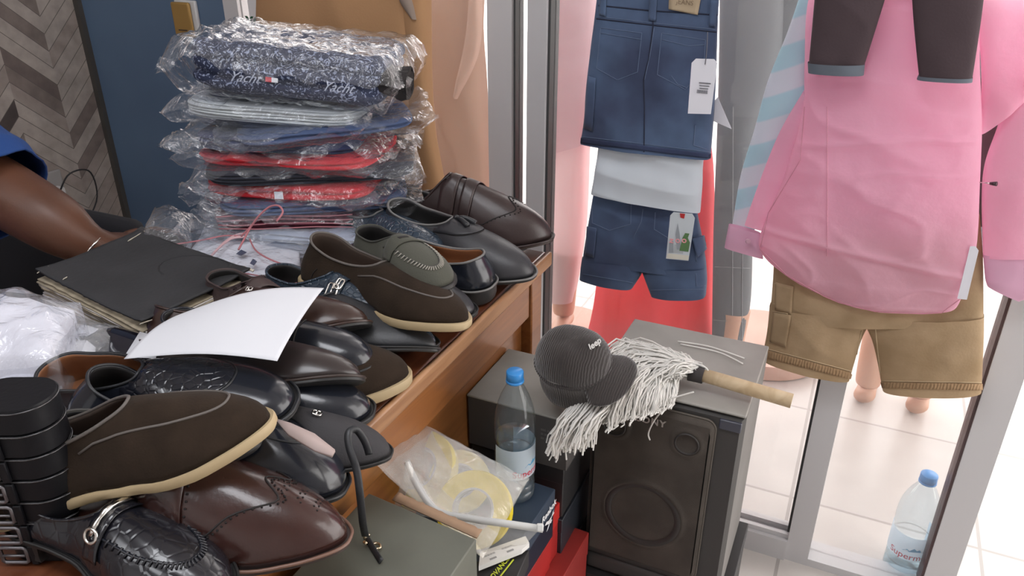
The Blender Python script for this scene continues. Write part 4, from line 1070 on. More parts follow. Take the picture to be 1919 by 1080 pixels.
# ---- white bagged polo in front of the stack, with pink hanger ribbon
def cloth_quad(px4, zf, nx, ny, seed, amp, th, bulge=0):
    """soft slab over a quad given in desk-plane points"""
    a, b, c, d = [V(p) for p in px4]
    def surf(top):
        def f(u, v):
            p = a.lerp(b, u).lerp(d.lerp(c, u), v); e = min(1, 6*min(u, 1-u, v, 1-v))
            q = V((p.x, p.y, 0))
            hgt = zf + bulge*math.sin(PI*u)*math.sin(PI*v) + amp*ridge((p.x*11, p.y*11, seed))*e + amp*.5*nz((p.x*30, p.y*30, seed))
            return V((p.x+.006*nz((p.y*20, seed, 1)), p.y+.006*nz((p.x*20, seed, 2)), hgt if top else zf-th))
        return f
    g1, g2 = grid(surf(1), nx, ny), grid(surf(0), nx, ny)
    g = join(g1, g2); k = nx*ny
    bd = [i*ny for i in range(nx)]+[(nx-1)*ny+j for j in range(1, ny)]+[i*ny+ny-1 for i in range(nx-2, -1, -1)]+[j for j in range(ny-2, 0, -1)]
    fs = g[1]+[(bd[i], bd[(i+1) % len(bd)], bd[(i+1) % len(bd)]+k, bd[i]+k) for i in range(len(bd))]
    return g[0], fs
def zpts(l, z): return [at_z(x, y, z) for x, y in l]
zp = DZ+.026
polo = thing('bagged_garment', 'white polo in a flat clear bag under the pink cord', 'clothes', at_z(430,480,DZ))
put('folded_garment', cloth_quad(zpts([(300,570),(540,560),(560,470),(385,425)], zp), zp, 30, 24, 3.3, .006, .022, .010), f_white, polo, world=True)
put('plastic_bag', cloth_quad(zpts([(240,500),(560,590),(592,470),(350,405)], zp+.012), zp+.012, 44, 36, 8.1, .008, .03, .010), clear, polo, world=True)
put('tag_patch', join(*[([at_z(x, y, zp+.024) for x, y in q], [(0,1,2,3)]) for q in (((442,476),(452,480),(463,473),(452,468)), ((468,494),(476,498),(482,490),(474,485)))]), mat('blue_black_patch', (.03,.045,.10), .6), polo, world=True, smooth=False)
pouch = thing('plastic_pouch', 'empty crumpled clear bag against the blue wall behind the ledger', 'bag', at_z(300,430,DZ+.06))
put('film', cloth_quad(zpts([(262,470),(352,470),(362,408),(285,400)], DZ+.06), DZ+.065, 30, 24, 5.0, .014, .02, .02), clear, pouch, world=True)
# pink ribbons: burgundy bag's laces
pink = mat('dusty_pink_ribbon', (.46,.17,.19), .6)
rib = thing('ribbon', 'thin dusty pink cord looped from the burgundy bag over the white polo', 'cord', at_z(460,470,DZ+.05))
def pd(l, d0, d1): return [at_d(x, y, d0+(d1-d0)*i/(len(l)-1)) for i, (x, y) in enumerate(l)]
zc = zp+.026
gs = [tube(spline(zpts([(330,458),(380,450),(420,442),(452,443)], zc), 20), .0013, 6),
      tube(spline(zpts([(468,448),(480,470),(510,488),(560,505)], zc), 24), .0014, 6),
      tube(spline(zpts([(560,505),(566,520),(548,532),(500,520),(455,512)], zc-.004), 24), .0012, 6),
      tube(spline(pd([(452,443),(470,425),(485,405),(505,388),(522,386),(530,398),(518,415)], 1.24, 1.20), 26), .0016, 6),
      tube(spline(pd([(470,425),(462,440),(447,468)], 1.235, 1.19), 10), .0016, 6)]
put('cord', join(*gs), pink, rib, world=True)
gs = [tube(spline(zpts([(385,492),(420,455),(445,440),(462,438)], zc-.001), 16), .0022, 6), tube(spline(zpts([(405,470),(432,448),(458,444)], zc-.001), 12), .0020, 6)]
put('cord', join(*gs), mat('pale_pink_strap', (.62,.40,.42), .6), rib, world=True, label='paler pink flat strap')
# piping lines on the burgundy garment
bg = [o for o in bpy.data.objects if o.get('label', '').startswith('burgundy')][0]
gs = []
for k in range(4):
    zz = .006+.0075*k; pts = [V((x, -.112+.004*nz((x*20, k, 1)), zz+.0015*math.sin(x*30+k))) for x in [(-.115+.23*i/18) for i in range(19)]]
    gs.append(tube(pts, .0012, 5))
put('piping', join(*gs), pink, bg)
rg = [o for o in bpy.data.objects if o.get('label', '').endswith('lower of two red ones')][0]
put('size_tag', box(-.006,-.122,.008,.008,-.119,.020), f_white, rg, smooth=False)

# ---- ledger
cov = mat('worn_black_book_cloth', (.033,.033,.036), .75, bump=('noise', 130, .3), var=(10,.3)); pg = mat('yellowed_pages', (.46,.39,.28), .9, var=(60,.35)); pgw = mat('white_pages', (.66,.62,.58), .9, var=(50,.2))
zt = DZ+.075
TL, TB, TR, BK = at_z(70,512,zt), at_z(266,610,zt), at_z(470,510,zt), at_z(262,437,zt)
print('ledger', (TB-TL).length, (TR-TB).length, (BK-TL).length)
led = thing('ledger', 'thick worn black covered ledger with frayed yellowed pages at the left of the desk', 'book', ((TL.x+TR.x)/2, (TL.y+TR.y)/2, DZ))
ctr = (TL+TB+TR+BK)/4
def cover_geo(z0, th, sc_=1.0, warp=.004, seed=0):
    q = [ctr+(p-ctr)*sc_ for p in (TL,TB,TR,BK)]
    def f(u, v):
        p = q[0].lerp(q[1], u).lerp(q[3].lerp(q[2], u), v); e = abs(2*u-1)**4+abs(2*v-1)**4
        return V((p.x+.002*nz((p.y*90, seed, 0)), p.y+.002*nz((p.x*90, seed, 1)), z0+warp*e+.002*nz((p.x*12, p.y*12, seed))))
    return grid(f, 40, 34)
pv = []; pf = []; npg = 26; bd = []
rndp = random.Random(3)
gs = []
for k in range(npg):
    zz = DZ+.004+(.064)*k/npg; s_ = .992+.028*rndp.random(); dx = V((rndp.uniform(-.003,.003), rndp.uniform(-.003,.003), 0))
    q = [ctr+(p-ctr)*s_+dx for p in (TL,TB,TR,BK)]; m_ = 14; rim = []
    for i in range(4):
        for j in range(m_):
            p = q[i].lerp(q[(i+1) % 4], j/m_); rim.append(V((p.x+.0025*nz((p.x*60, p.y*60, k)), p.y+.0025*nz((p.y*60, p.x*60, k+5)), zz+.002*nz((p.x*25, p.y*25, k*.2)))))
    n = len(rim); th = .0020
    gs.append((rim+[p+V((0,0,th)) for p in rim], [(j, (j+1) % n, n+(j+1) % n, n+j) for j in range(n)]+[tuple(range(n)), tuple(range(n, 2*n))], [0 if (k % 2) else 1]*(n+2)))
put('pages', join(*gs), pg, led, world=True, mat2=pgw)
put('front_cover', cover_geo(zt, .003), cov, led, world=True, mods=[solid(.003, -1)])
put('back_cover', cover_geo(DZ+.003, .003, 1.0, 0, 4), cov, led, world=True, mods=[solid(.003, 1)])
bl = bvh_of([c for c in led.children if c.name.startswith('front')][0])
ring_ = [(365+68*math.cos(a), 503+24*math.sin(a)) for a in [math.radians(150+20*i) for i in range(11)]]
seam('ring_mark', led, bl, [ring_], .0022, mat('darker_ring_stain', (.016,.016,.018), .7), 5, -.0012)
torn = mat('torn_paper_edge', (.62,.56,.46), .9)
gs = []
for pl in ([(70,512),(90,500)], [(262,608),(285,600)], [(118,524),(125,520)], [(240,452),(252,440),(270,434)], [(455,500),(475,508)]):
    a, b = [at_z(x, y, zt+.004) for x, y in (pl[0], pl[-1])]; pts = [a.lerp(b, i/8)+V((nz((i, pl[0][0], 0))*.004, nz((i, pl[0][0], 3))*.004, 0)) for i in range(9)]
    gs.append(tube(pts, [.0015+.0025*abs(nz((i*1.3, pl[0][0], 7))) for i in range(9)], 6, flat=.4))
put('frayed_corner', join(*gs), torn, led, world=True)
# a second dark book just behind
b2 = thing('notebook', 'dark covered notebook peeking out behind the ledger by the blue wall', 'book', at_z(290,440,DZ))
put('cover', hexa(zpts([(225,460),(355,480),(330,450),(262,428)], DZ+.03), zpts([(225,452),(355,470),(330,442),(265,424)], DZ+.050)), mat('grey_black_cover', (.05,.05,.053), .7), b2, world=True, smooth='auto', mods=[bevel(.002)])

# ---- white paper sheet
ZP = .955
pc = [at_z(232,672,.900), at_z(520,680,.912), at_z(607,541,.905), at_z(330,592,.895)]
print('paper', [(a-b).length for a, b in zip(pc, pc[1:]+pc[:1])])
sheet = thing('paper_sheet', 'blank white sheet of paper lying over the shoes beside the ledger', 'paper', pc[0].lerp(pc[2], .5))
def psurf(u, v):
    p = pc[0].lerp(pc[1], u).lerp(pc[3].lerp(pc[2], u), v)
    return p+V((0,0,.014*math.sin(PI*u)*(.5+.5*v)+.006*math.sin(PI*v)+.004*nz((p.x*7, p.y*7, 2))))
put('sheet', grid(psurf, 36, 26), mat('white_paper', (.66,.67,.71), .7), sheet, world=True, mods=[solid(.0004, 0)])
slip = thing('paper_slip', 'small white paper slip tucked under the left end of the blank sheet', 'paper', at_z(260,645,.86))
sl = [at_z(x, y, .868) for x, y in ((232,670),(292,672),(300,632),(262,622))]
put('sheet', ([*sl], [(0,1,2,3)]), MATS['white_paper'], slip, world=True, mods=[solid(.0004, 0)])

# ---- heap of white clear-bagged garments at the left
hp = [('white garment in a crinkled clear bag, uppermost at the left edge', [(-90,670),(95,670),(135,580),(-60,535)], .88, .045, .016),
      ('white garment in a crinkled clear bag beside the ledger corner', [(-60,750),(95,745),(205,620),(60,585)], .845, .05, .014),
      ('milky clear bag with flat white contents behind the belts', [(-40,800),(230,800),(215,665),(60,660)], .815, .03, .008)]
for i, (lb_, q, zz, th, am) in enumerate(hp):
    t = thing('bagged_garment', lb_, 'clothes', at_z(*q[0], zz-th))
    put('folded_garment', cloth_quad(zpts(q, zz), zz, 34, 30, i*5.3, am*.7, th, .012), f_white, t, world=True)
    cx_ = sum(p[0] for p in q)/4; cy_ = sum(p[1] for p in q)/4
    qq = [(cx_+(x-cx_)*1.16, cy_+(y-cy_)*1.16) for x, y in q]
    put('plastic_bag', cloth_quad(zpts(qq, zz+.008), zz+.010, 50, 44, i*7.7+2, am, th*.9, .012), clear2 if i else film('thin_clear_bag', (.97,.97,1), .14, .2, 34, 1.0, .12, 3), t, world=True)

# ---- belts stacked in a column at the lower left
beltm = mat('black_belt_leather', (.006,.006,.008), .5, spec=.3, bump=('noise', 200, .12)); edge_m = mat('belt_edge', (.03,.028,.03), .25, coat=.5)
steel = mat('brushed_buckle', (.20,.19,.20), .4, .8)
c0 = at_z(22, 748, .945); c0.z = 0
def stad(r_, L_, n=40):
    out = []
    for i in range(n):
        a = 2*PI*i/n; out.append(V((r_*math.cos(a)+(L_ if math.cos(a) > 0 else -L_), r_*math.sin(a), 0)))
    return out
nb_ = 7; hb = .0228; zb0 = DZ+.0015
ux = RIGHT.copy(); Mb = Matrix(((ux.x, -ux.y, 0, 0), (ux.y, ux.x, 0, 0), (0,0,1,0), (0,0,0,1)))
for k in range(nb_):
    zz = zb0+k*(hb+.0012); last = k == nb_-1
    words = 'topmost of the leaning column' if last else ('lowest of the column' if k == 0 else ['second','third','fourth','fifth','sixth'][k-1]+' from the bottom of the column')
    o_ = V((c0.x, c0.y, zz))
    t = thing('belt', 'rolled black belt, %s at the lower left' % words, 'belt', o_, Mb.to_3x3(), 'rolled black belts stacked at the left')
    gs = []
    for q in range(7):     # nested coils
        r_ = .028-.0045*q
        if r_ < .005: break
        ol = stad(r_, .010-.001*q, 44); il = stad(r_-.00445, .010-.001*q, 44); n = 44
        h_ = hb*(1 if q == 0 else .985)
        v_ = [p+V((0,0,0)) for p in ol]+[p+V((0,0,h_)) for p in ol]+[p+V((0,0,h_)) for p in il]+[p for p in il]
        gs.append((v_, [(a*n+j, a*n+(j+1) % n, ((a+1) % 4)*n+(j+1) % n, ((a+1) % 4)*n+j) for a in range(4) for j in range(n)]))
    put('strap', join(*gs), beltm, t, smooth='auto', mods=[bevel(.0011)])
    put('strap_edge', join(tube([p+V((0,0,hb-.0008)) for p in stad(.0283, .010, 44)], .0009, 5, True)), edge_m, t)
    if last: put('strap_tip', ([p+V((0,0,hb)) for p in stad(.0275, .010, 44)]+[p+V((0,0,hb+.0022)) for p in stad(.0270, .010, 44)], [(j,(j+1)%44,44+(j+1)%44,44+j) for j in range(44)]+[tuple(range(44)), tuple(range(44,88))]), beltm, t, smooth='auto')
    if not last:
        fr = []
        lp = [V((-.022+x, -.0315, z_)) for x, z_ in ((-.012,.003),(.012,.003),(.012,hb-.002),(-.012,hb-.002))]
        pts = []
        for i in range(4): pts += [lp[i].lerp(lp[(i+1) % 4], f_) for f_ in (.1,.5,.9)]
        bk = put('buckle', tube(pts, .0019, 6, True), steel, t)
        put('prong', tube([V((-.034,-.032,hb/2)), V((-.012,-.032,hb/2))], .0013, 6), steel, bk)
        put('keeper', box(-.008,-.0325,.0005,-.001,-.0285,hb-.0005), beltm, t, smooth='auto', mods=[bevel(.001)])

# ---- stray insole and dangling strap
ins = thing('insole', 'loose pale pinkish insole tip sticking out above the big black shoe', 'insole', at_z(580,820,.86))
q = [at_z(x, y, .86) for x, y in ((515,786),(545,795),(590,815),(628,845),(622,856),(590,845),(540,815))]
put('insole_sheet', (q, [tuple(range(7))]), mat('pinkish_foam', (.42,.33,.31), .8), ins, world=True, mods=[solid(.003, 0)])
zbx = .703
st = thing('ankle_strap', 'long thin dark strap with metal tips dangling onto the grey green box', 'strap', at_z(700,1000,zbx))
pth = [at_d(692,852,.80), at_d(684,828,.795), at_d(668,806,.79), at_d(653,812,.785), at_d(655,840,.78), at_d(668,880,.775), at_d(675,930,.775), at_d(680,980,.79), at_d(685,1005,.81)]
def ribbon(pts, w, th=.0016, m=40):
    P = spline(pts, m); vs = []
    for i, p in enumerate(P):
        t_ = (P[min(i+1, m-1)]-P[max(i-1, 0)]).normalized(); s_ = t_.cross(VIEW).normalized(); vs += [p-s_*w/2, p+s_*w/2]
    return vs, [(2*i, 2*i+1, 2*i+3, 2*i+2) for i in range(m-1)]
put('strap', ribbon(pth, .0075), lea_blackm, st, world=True, mods=[solid(.002, 0)])
tip = [at_z(685,1005,zbx+.004), at_z(700,1030,zbx+.003), at_z(714,1053,zbx+.002)]
put('strap_end', ribbon(tip, .0065, m=8), lea_blackm, st, world=True, mods=[solid(.002, 0)])
put('metal_tip', join(tube([at_z(683,1000,zbx+.006), at_z(689,1008,zbx+.005)], .0042, 8, flat=.6), tube([at_z(682,1016,zbx+.004), at_z(688,1020,zbx+.004)], .002, 6)), brassy, st, world=True)
put('metal_tip', xf(join(tube([V((.004*math.cos(a)*(1.3), .004*math.sin(a), 0)) for a in [2*PI*i/12 for i in range(12)]], .0016, 6, True)), T(*at_z(705,1024,zbx+.002))), brassy, st, world=True)

# ---- zip bag with yellow rolls
zy = .60
yb = thing('zip_bag', 'frosted clear zip bag holding yellow rolls beside the water bottle', 'bag', at_z(850,960,.50))
def bag_surf(px_poly, d0, d1, nx, ny, seed, amp, bul):
    a, b, c, d = px_poly
    def f(u, v):
        x = (a[0]*(1-u)+b[0]*u)*(1-v)+(d[0]*(1-u)+c[0]*u)*v; y = (a[1]*(1-u)+b[1]*u)*(1-v)+(d[1]*(1-u)+c[1]*u)*v
        dd = d0[0]*(1-u)*(1-v)+d0[1]*u*(1-v)+d1[1]*u*v+d1[0]*(1-u)*v
        p = at_d(x, y, dd); e = math.sin(PI*u)*math.sin(PI*v)
        return p - VIEW*(bul*e**.6) + V((0,0,1))*(amp*ridge((p.x*12, p.y*12, p.z*9+seed))+amp*.5*nz(p*40+V((seed,0,0))))
    return grid(f, nx, ny)
fz = film('frosted_zip_bag', (.97,.96,.93), .27, .16, 26, .8, .12, 9)
quad = [(704,872),(905,1052),(992,900),(782,796)]
put('bag_film', bag_surf(quad, (.98,.94), (1.12,1.10), 50, 50, 1, .007, .045), fz, yb, world=True)
quad2 = [(722,960),(900,1048),(965,960),(720,850)]
put('bag_back', bag_surf(quad, (1.02,.99), (1.16,1.14), 20, 20, 4, .004, -.02), fz, yb, world=True)
yel = mat('yellow_roll', (.78,.62,.03), .45, bump=('noise', 60, .1), transl=.15); grc = mat('grey_roll_core', (.45,.45,.43), .7)
def roll_geo(c, ax, ro, ri, h):
    z_ = V(ax).normalized(); x_ = z_.orthogonal().normalized(); y_ = z_.cross(x_)
    M_ = Matrix(((x_.x,y_.x,z_.x,c.x),(x_.y,y_.y,z_.y,c.y),(x_.z,y_.z,z_.z,c.z),(0,0,0,1)))
    n = 48; pr = [(ri,0),(ro,0),(ro+.001,h*.5),(ro,h),(ri,h)]
    vs = [V((r_*math.cos(2*PI*j/n), r_*math.sin(2*PI*j/n), zz)) for r_, zz in pr for j in range(n)]
    fs = [(i*n+j, i*n+(j+1) % n, ((i+1) % 5)*n+(j+1) % n, ((i+1) % 5)*n+j) for i in range(5) for j in range(n)]
    return xf((vs, fs), M_)
for lb_, (x, y, d), ax, ro in (('yellow roll with a wide hollow core, front right in the zip bag', (893,955,1.075), (.15,-.75,.65), .052),
                               ('yellow roll at the back left of the zip bag', (792,885,1.15), (-.1,-.6,.8), .058),
                               ('yellow roll between the other two inside the zip bag', (862,905,1.18), (.3,-.6,.75), .046)):
    c = at_d(x, y, d); t = thing('tape_roll', lb_, 'roll', c, group='yellow rolls in the zip bag')
    put('roll', roll_geo(c, ax, ro, ro*.55, .022), yel, t, world=True, smooth='auto')
    put('core', roll_geo(c-V(ax).normalized()*.0006, ax, ro*.56, ro*.50, .0232), grc, t, world=True, smooth='auto')
zl = [at_d(x, y, d) for x, y, d in ((762,865,.97),(785,915,.945),(820,958,.93),(880,972,.915),(950,982,.90),(1018,992,.90))]
put('zip_strip', ribbon(zl, .0085, m=40), mat('white_zip_plastic', (.78,.78,.76), .4, transl=.3), yb, world=True, mods=[solid(.0015, 0)])
put('zip_slider', xf(box(-.004,-.0045,-.003,.004,.0045,.003), frame_m(at_d(1012,989,.898), RIGHT, UP)), MATS['white_zip_plastic'], yb, world=True, smooth='auto', mods=[bevel(.0015)])
fl = [(762,870),(950,985),(1015,995),(985,1020)]
put('bag_flap', bag_surf([(905,1040),(985,1022),(1015,992),(850,965)], (.93,.91), (.925,.90), 24, 16, 6, .004, .006), fz, yb, world=True)
put('bag_flap', bag_surf([(735,960),(835,975),(790,905),(762,862)], (.96,.94), (.95,.97), 24, 16, 7, .004, .004), fz, yb, world=True)
# ================================================================ CLOTHES IN THE WINDOW
YH = 1.425
def P(px, py, y=YH): return at_y(px, py, y)
def wr(seed, s1=9, a1=.006, s2=26, a2=.0022, sx=1.0):
    return lambda p, s: a1*nz((p.x*s1*sx, seed, p.z*s1*.5))+a2*nz((p.x*s2, seed, p.z*s2))+a1*.6*(ridge((p.x*s1*.7+p.z*3, p.z*s1, seed))-.5)
def rows_px(l, y=YH): return [(P(*a, y), P(*b, y), t) for a, b, t in l]
def cloth(name, root, rows, m, seed=1, y=YH, mr=60, n=72, w=None, **k):
    return put(name, loft(rows_px(rows, y), mr, n, .02, w or wr(seed)), m, root, world=True, **k)
def denim_mat():
    m = mat('blue_denim', (.075,.120,.215), .85, bump=('weave', 900, .3, .0005), var=(8,.5), col2=(.034,.048,.100), sheen=.15); return m
def fade(name, c1, c2, sc):
    return mat(name, c1, .85, bump=('noise', 260, .4, .001), var=(sc,.4), col2=c2)
den = denim_mat(); den2 = fade('dark_blue_denim', (.030,.044,.10), (.014,.018,.045), 5)
th_d = mat('denim_stitch', (.11,.15,.24), .8); th_hem = mat('dark_denim_seam', (.014,.018,.04), .85)

# ---- upper denim shorts (waist cut by the top of the picture)
s1 = thing('denim_shorts', 'upper blue denim shorts hanging against the glass, with a white price tag', 'shorts', P(1215,280))
z_up = [((1124,-60),(1352,-50),.012), ((1118,10),(1346,20),.014), ((1108,90),(1343,95),.020), ((1100,160),(1340,170),.026), ((1096,220),(1336,232),.028), ((1089,268),(1331,297),.026)]
cloth('body', s1, z_up, den, 1, YH-.03)
b = bvh_of(s1.children[0])
seam('seam', s1, b, [[(1223,0),(1224,46),(1216,110),(1206,150),(1208,200),(1207,285)], [(1122,10),(1222,20),(1344,28)], [(1112,34),(1222,47),(1342,60)]], .0012, th_hem)
seam('stitching', s1, b, [[(1113,30),(1222,43),(1340,55)], [(1226,52),(1218,105),(1208,150)], [(1126,52),(1203,62),(1195,135),(1157,150),(1118,128),(1126,52)], [(1240,62),(1322,75),(1318,132),(1284,168),(1232,140),(1240,62)],
      [(1126,62),(1203,74)], [(1240,74),(1290,86),(1320,84)], [(1112,150),(1105,245)], [(1100,243),(1104,150)], [(1090,256),(1208,270),(1330,285)], [(1303,235),(1300,272),(1325,280)], [(1258,142),(1270,158),(1288,165)]], .0007, th_d)
def patch_part(name, root, b, quad, m, off=.002, nu=8, nv=8, th=.001, label=None):
    return put(name, patch(b, quad, nu, nv, off), m, root, world=True, mods=[solid(th, 0)], label=label)
patch_part('leather_patch', s1, b, [(1255,-6),(1314,-4),(1308,28),(1254,17)], mat('beige_leather_patch', (.42,.33,.22), .7), .003)
h, nn = pix_hit(b, 1284, 4)
if h: put('patch_print', xf(text_geo('JEANS', .011, .0002), frame_m(h+nn*.0045, P(1310,10)-P(1260,4), V((0,0,1)))), mat('patch_ink', (.20,.14,.09), .7), s1, world=True, smooth=False)
for q in ([(1218,-8),(1232,-7),(1230,40),(1216,38)], [(1332,0),(1344,1),(1340,50),(1328,48)], [(1126,-8),(1138,-7),(1136,30),(1124,28)]):
    patch_part('belt_loop', s1, b, q, den, .003, 4, 8, .0015)
patch_part('cargo_pocket', s1, b, [(1104,142),(1118,146),(1112,246),(1096,240)], den, .003)
patch_part('hem', s1, b, [(1090,258),(1331,288),(1330,297),(1089,268)], den2, .0015, 40, 4)
def tagcard(root, q, y, m, hole, name='swing_tag'):
    pts = [P(*p, y) for p in q]; n = len(pts)
    return put(name, (pts+[p+V((0,.0012,0)) for p in pts], [tuple(range(n)), tuple(range(n, 2*n))]+[(i, (i+1) % n, n+(i+1) % n, n+i) for i in range(n)]), m, root, world=True, smooth=False)
card_w = mat('white_tag_card', (.74,.74,.80), .6)
YT = YH-.078
t1 = tagcard(s1, [(1289,213),(1332,214),(1344,118),(1338,111),(1304,110),(1296,118)], YT, card_w, None, 'price_tag')
for (cx_, cy_, w_, h_) in ((1321,156,.020,.0016),(1320,161,.017,.0012),(1319,166,.015,.0012)):
    c = P(cx_, cy_, YT-.001); put('print', box(c.x-w_/2,c.y-.0003,c.z-h_/2, c.x+w_/2,c.y,c.z+h_/2), mat('tag_ink', (.12,.12,.14), .7), t1, world=True, smooth=False)
c = P(1316,172,YT-.001); put('barcode', join(*[box(c.x-.009+.0017*k,c.y-.0003,c.z-.003, c.x-.009+.0017*k+.0009,c.y,c.z+.003) for k in range(11)]), MATS['tag_ink'], t1, world=True, smooth=False)
put('tag_string', tube(spline([P(1326,60,YT+.01), P(1325,85,YT+.0), P(1323,108,YT-.001), P(1321,121,YT-.002)], 12), .0008, 5), MATS['tag_ink'], s1, world=True)
t2 = tagcard(s1, [(1334,226),(1371,242),(1345,182),(1338,190)], YH-.02, card_w, None, 'loose_tag')

# ---- white t-shirt and the lower denim shorts
ts = thing('t_shirt', 'plain white t-shirt hanging between the two pairs of denim shorts', 'shirt', P(1215,340,YH+.014))
cloth('body', ts, [((1128,235),(1326,262),.006), ((1120,290),(1318,305),.012), ((1116,320),(1316,350),.018), ((1109,362),(1312,398),.016)], mat('white_jersey', (.70,.75,.80), .85, transl=.3), 4, YH-.026,
      w=lambda p, s: .006*ridge((p.x*4+p.z*9, p.z*16, 2))+.002*nz((p.x*30, 1, p.z*30)))
s2 = thing('denim_shorts', 'lower pair of blue denim shorts with cargo pockets and a picture tag', 'shorts', P(1215,520))
rw = [((1118,330),(1306,360),.014), ((1112,370),(1306,395),.020), ((1104,420),(1314,440),.025), ((1096,470),(1322,490),.028), ((1093,494),(1323,510),.028)]
cloth('body', s2, rw, den, 7)
cloth('leg', s2, [((1093,480),(1206,494),.026), ((1090,500),(1203,512),.027), ((1088,521),(1186,539),.026)], den, 8)
cloth('leg', s2, [((1200,494),(1323,500),.026), ((1208,515),(1324,526),.027), ((1222,552),(1322,555),.026)], den, 9)
kids = [c for c in s2.children]; b = bvh_of(kids[0]); bl_ = bvh_of(kids[1]); br_ = bvh_of(kids[2])
seam('stitching', s2, b, [[(1112,372),(1110,418),(1142,432),(1182,420),(1183,382)], [(1205,392),(1202,415),(1187,446)], [(1228,398),(1226,430),(1252,446)], [(1097,424),(1117,428),(1110,480)], [(1298,445),(1318,441)], [(1300,460),(1320,452)], [(1303,450),(1305,490)]], .0008, th_d)
seam('stitching', s2, bl_, [[(1093,514),(1186,530)]], .0008, th_d); seam('stitching', s2, br_, [[(1220,544),(1322,542)], [(1304,500),(1305,536),(1322,535)]], .0008, th_d)
patch_part('cargo_pocket', s2, b, [(1103,424),(1120,428),(1114,482),(1099,478)], den, .004)
patch_part('pocket_flap', s2, b, [(1296,446),(1319,440),(1322,464),(1306,482)], den, .005)
YT2 = YH-.045
t3 = tagcard(s2, [(1248,485),(1290,489),(1302,409),(1297,401),(1262,398),(1256,404)], YT2, mat('picture_tag_sky', (.55,.60,.64), .5), None, 'picture_tag')
def tq(pl, m, nm, dy=-.0006, par=None): put(nm, ([P(x, y, YT2+dy) for x, y in pl], [tuple(range(len(pl)))]), m, par or t3, world=True, smooth=False)
grn = mat('tag_green', (.10,.20,.08), .6); gry = mat('tag_grey_buildings', (.30,.33,.36), .6)
tq([(1249,484),(1290,488),(1291,479),(1251,475)], mat('tag_cream', (.66,.64,.56), .6), 'tag_footer')
tq([(1268,468),(1276,468),(1274,440),(1270,418),(1266,440)], gry, 'tower_print'); tq([(1253,474),(1262,474),(1262,452),(1254,456)], gry, 'tower_print'); tq([(1262,474),(1280,476),(1281,462),(1264,458)], mat('tag_grey_pale', (.42,.45,.47), .6), 'tower_print', -.0004)
tq([(1273,470),(1290,472),(1293,455),(1289,446),(1292,438),(1284,437),(1279,446),(1276,458)], grn, 'green_shape', -.0009)
for k, ch_ in enumerate('ZOO'):
    c = P(1258+k*12, 452, YT2-.0012); put('tag_letter', xf(text_geo(ch_, .011, .0002, bold=.0005), T(*c) @ R(PI/2, 'X')), mat('tag_pink', (.80,.35,.38), .5), t3, world=True, smooth=False)
tq([(1274,400),(1284,401),(1282,410),(1275,408)], mat('red_tag_string', (.45,.03,.03), .6), 'tag_string', -.001)

# ---- khaki shorts
kh = mat('khaki_cotton', (.46,.33,.20), .9, bump=('noise', 260, .4, .001), var=(16,.3), col2=(.36,.25,.14), transl=.2)
ks = thing('khaki_shorts', 'sandy brown cargo shorts hanging below the pink shirt', 'shorts', P(1640,720))
cloth('body', ks, [((1450,440),(1836,400),.020), ((1450,500),(1842,480),.028), ((1446,560),(1843,560),.032), ((1442,600),(1843,605),.032)], kh, 12)
cloth('leg', ks, [((1443,570),(1640,590),.030), ((1438,620),(1616,632),.032), ((1428,670),(1592,711),.030)], kh, 13)
cloth('leg', ks, [((1612,590),(1844,590),.030), ((1636,640),(1843,640),.032), ((1654,728),(1839,732),.030)], kh, 14)
kc = list(ks.children); bb, b1_, b2_ = [bvh_of(c) for c in kc]
hemm = mat('khaki_hem', (.30,.19,.10), .9, bump=('wave', 60, .5)); st_k = mat('khaki_stitch', (.50,.38,.24), .85)
patch_part('hem', ks, b1_, [(1430,654),(1596,698),(1592,710),(1428,669)], hemm, .002, 30, 4); patch_part('hem', ks, b2_, [(1652,716),(1839,719),(1839,731),(1655,727)], hemm, .002, 30, 4)
patch_part('cargo_pocket', ks, bb, [(1456,528),(1488,536),(1484,590),(1454,580)], kh, .004); patch_part('cargo_pocket', ks, b1_, [(1452,584),(1484,590),(1474,650),(1444,640)], kh, .004)
seam('stitching', ks, bb, [[(1446,530),(1482,538),(1479,576),(1443,568)]], .0009, st_k); seam('stitching', ks, b1_, [[(1441,582),(1476,588),(1467,648),(1434,640)], [(1430,652),(1596,696)], [(1614,620),(1600,690)]], .0009, st_k)
seam('stitching', ks, b2_, [[(1652,714),(1839,717)], [(1640,612),(1650,700)]], .0009, st_k)
tg = tagcard(ks, [(1794,560),(1812,562),(1834,470),(1828,462),(1818,462)], YH-.05, card_w, None, 'price_tag')

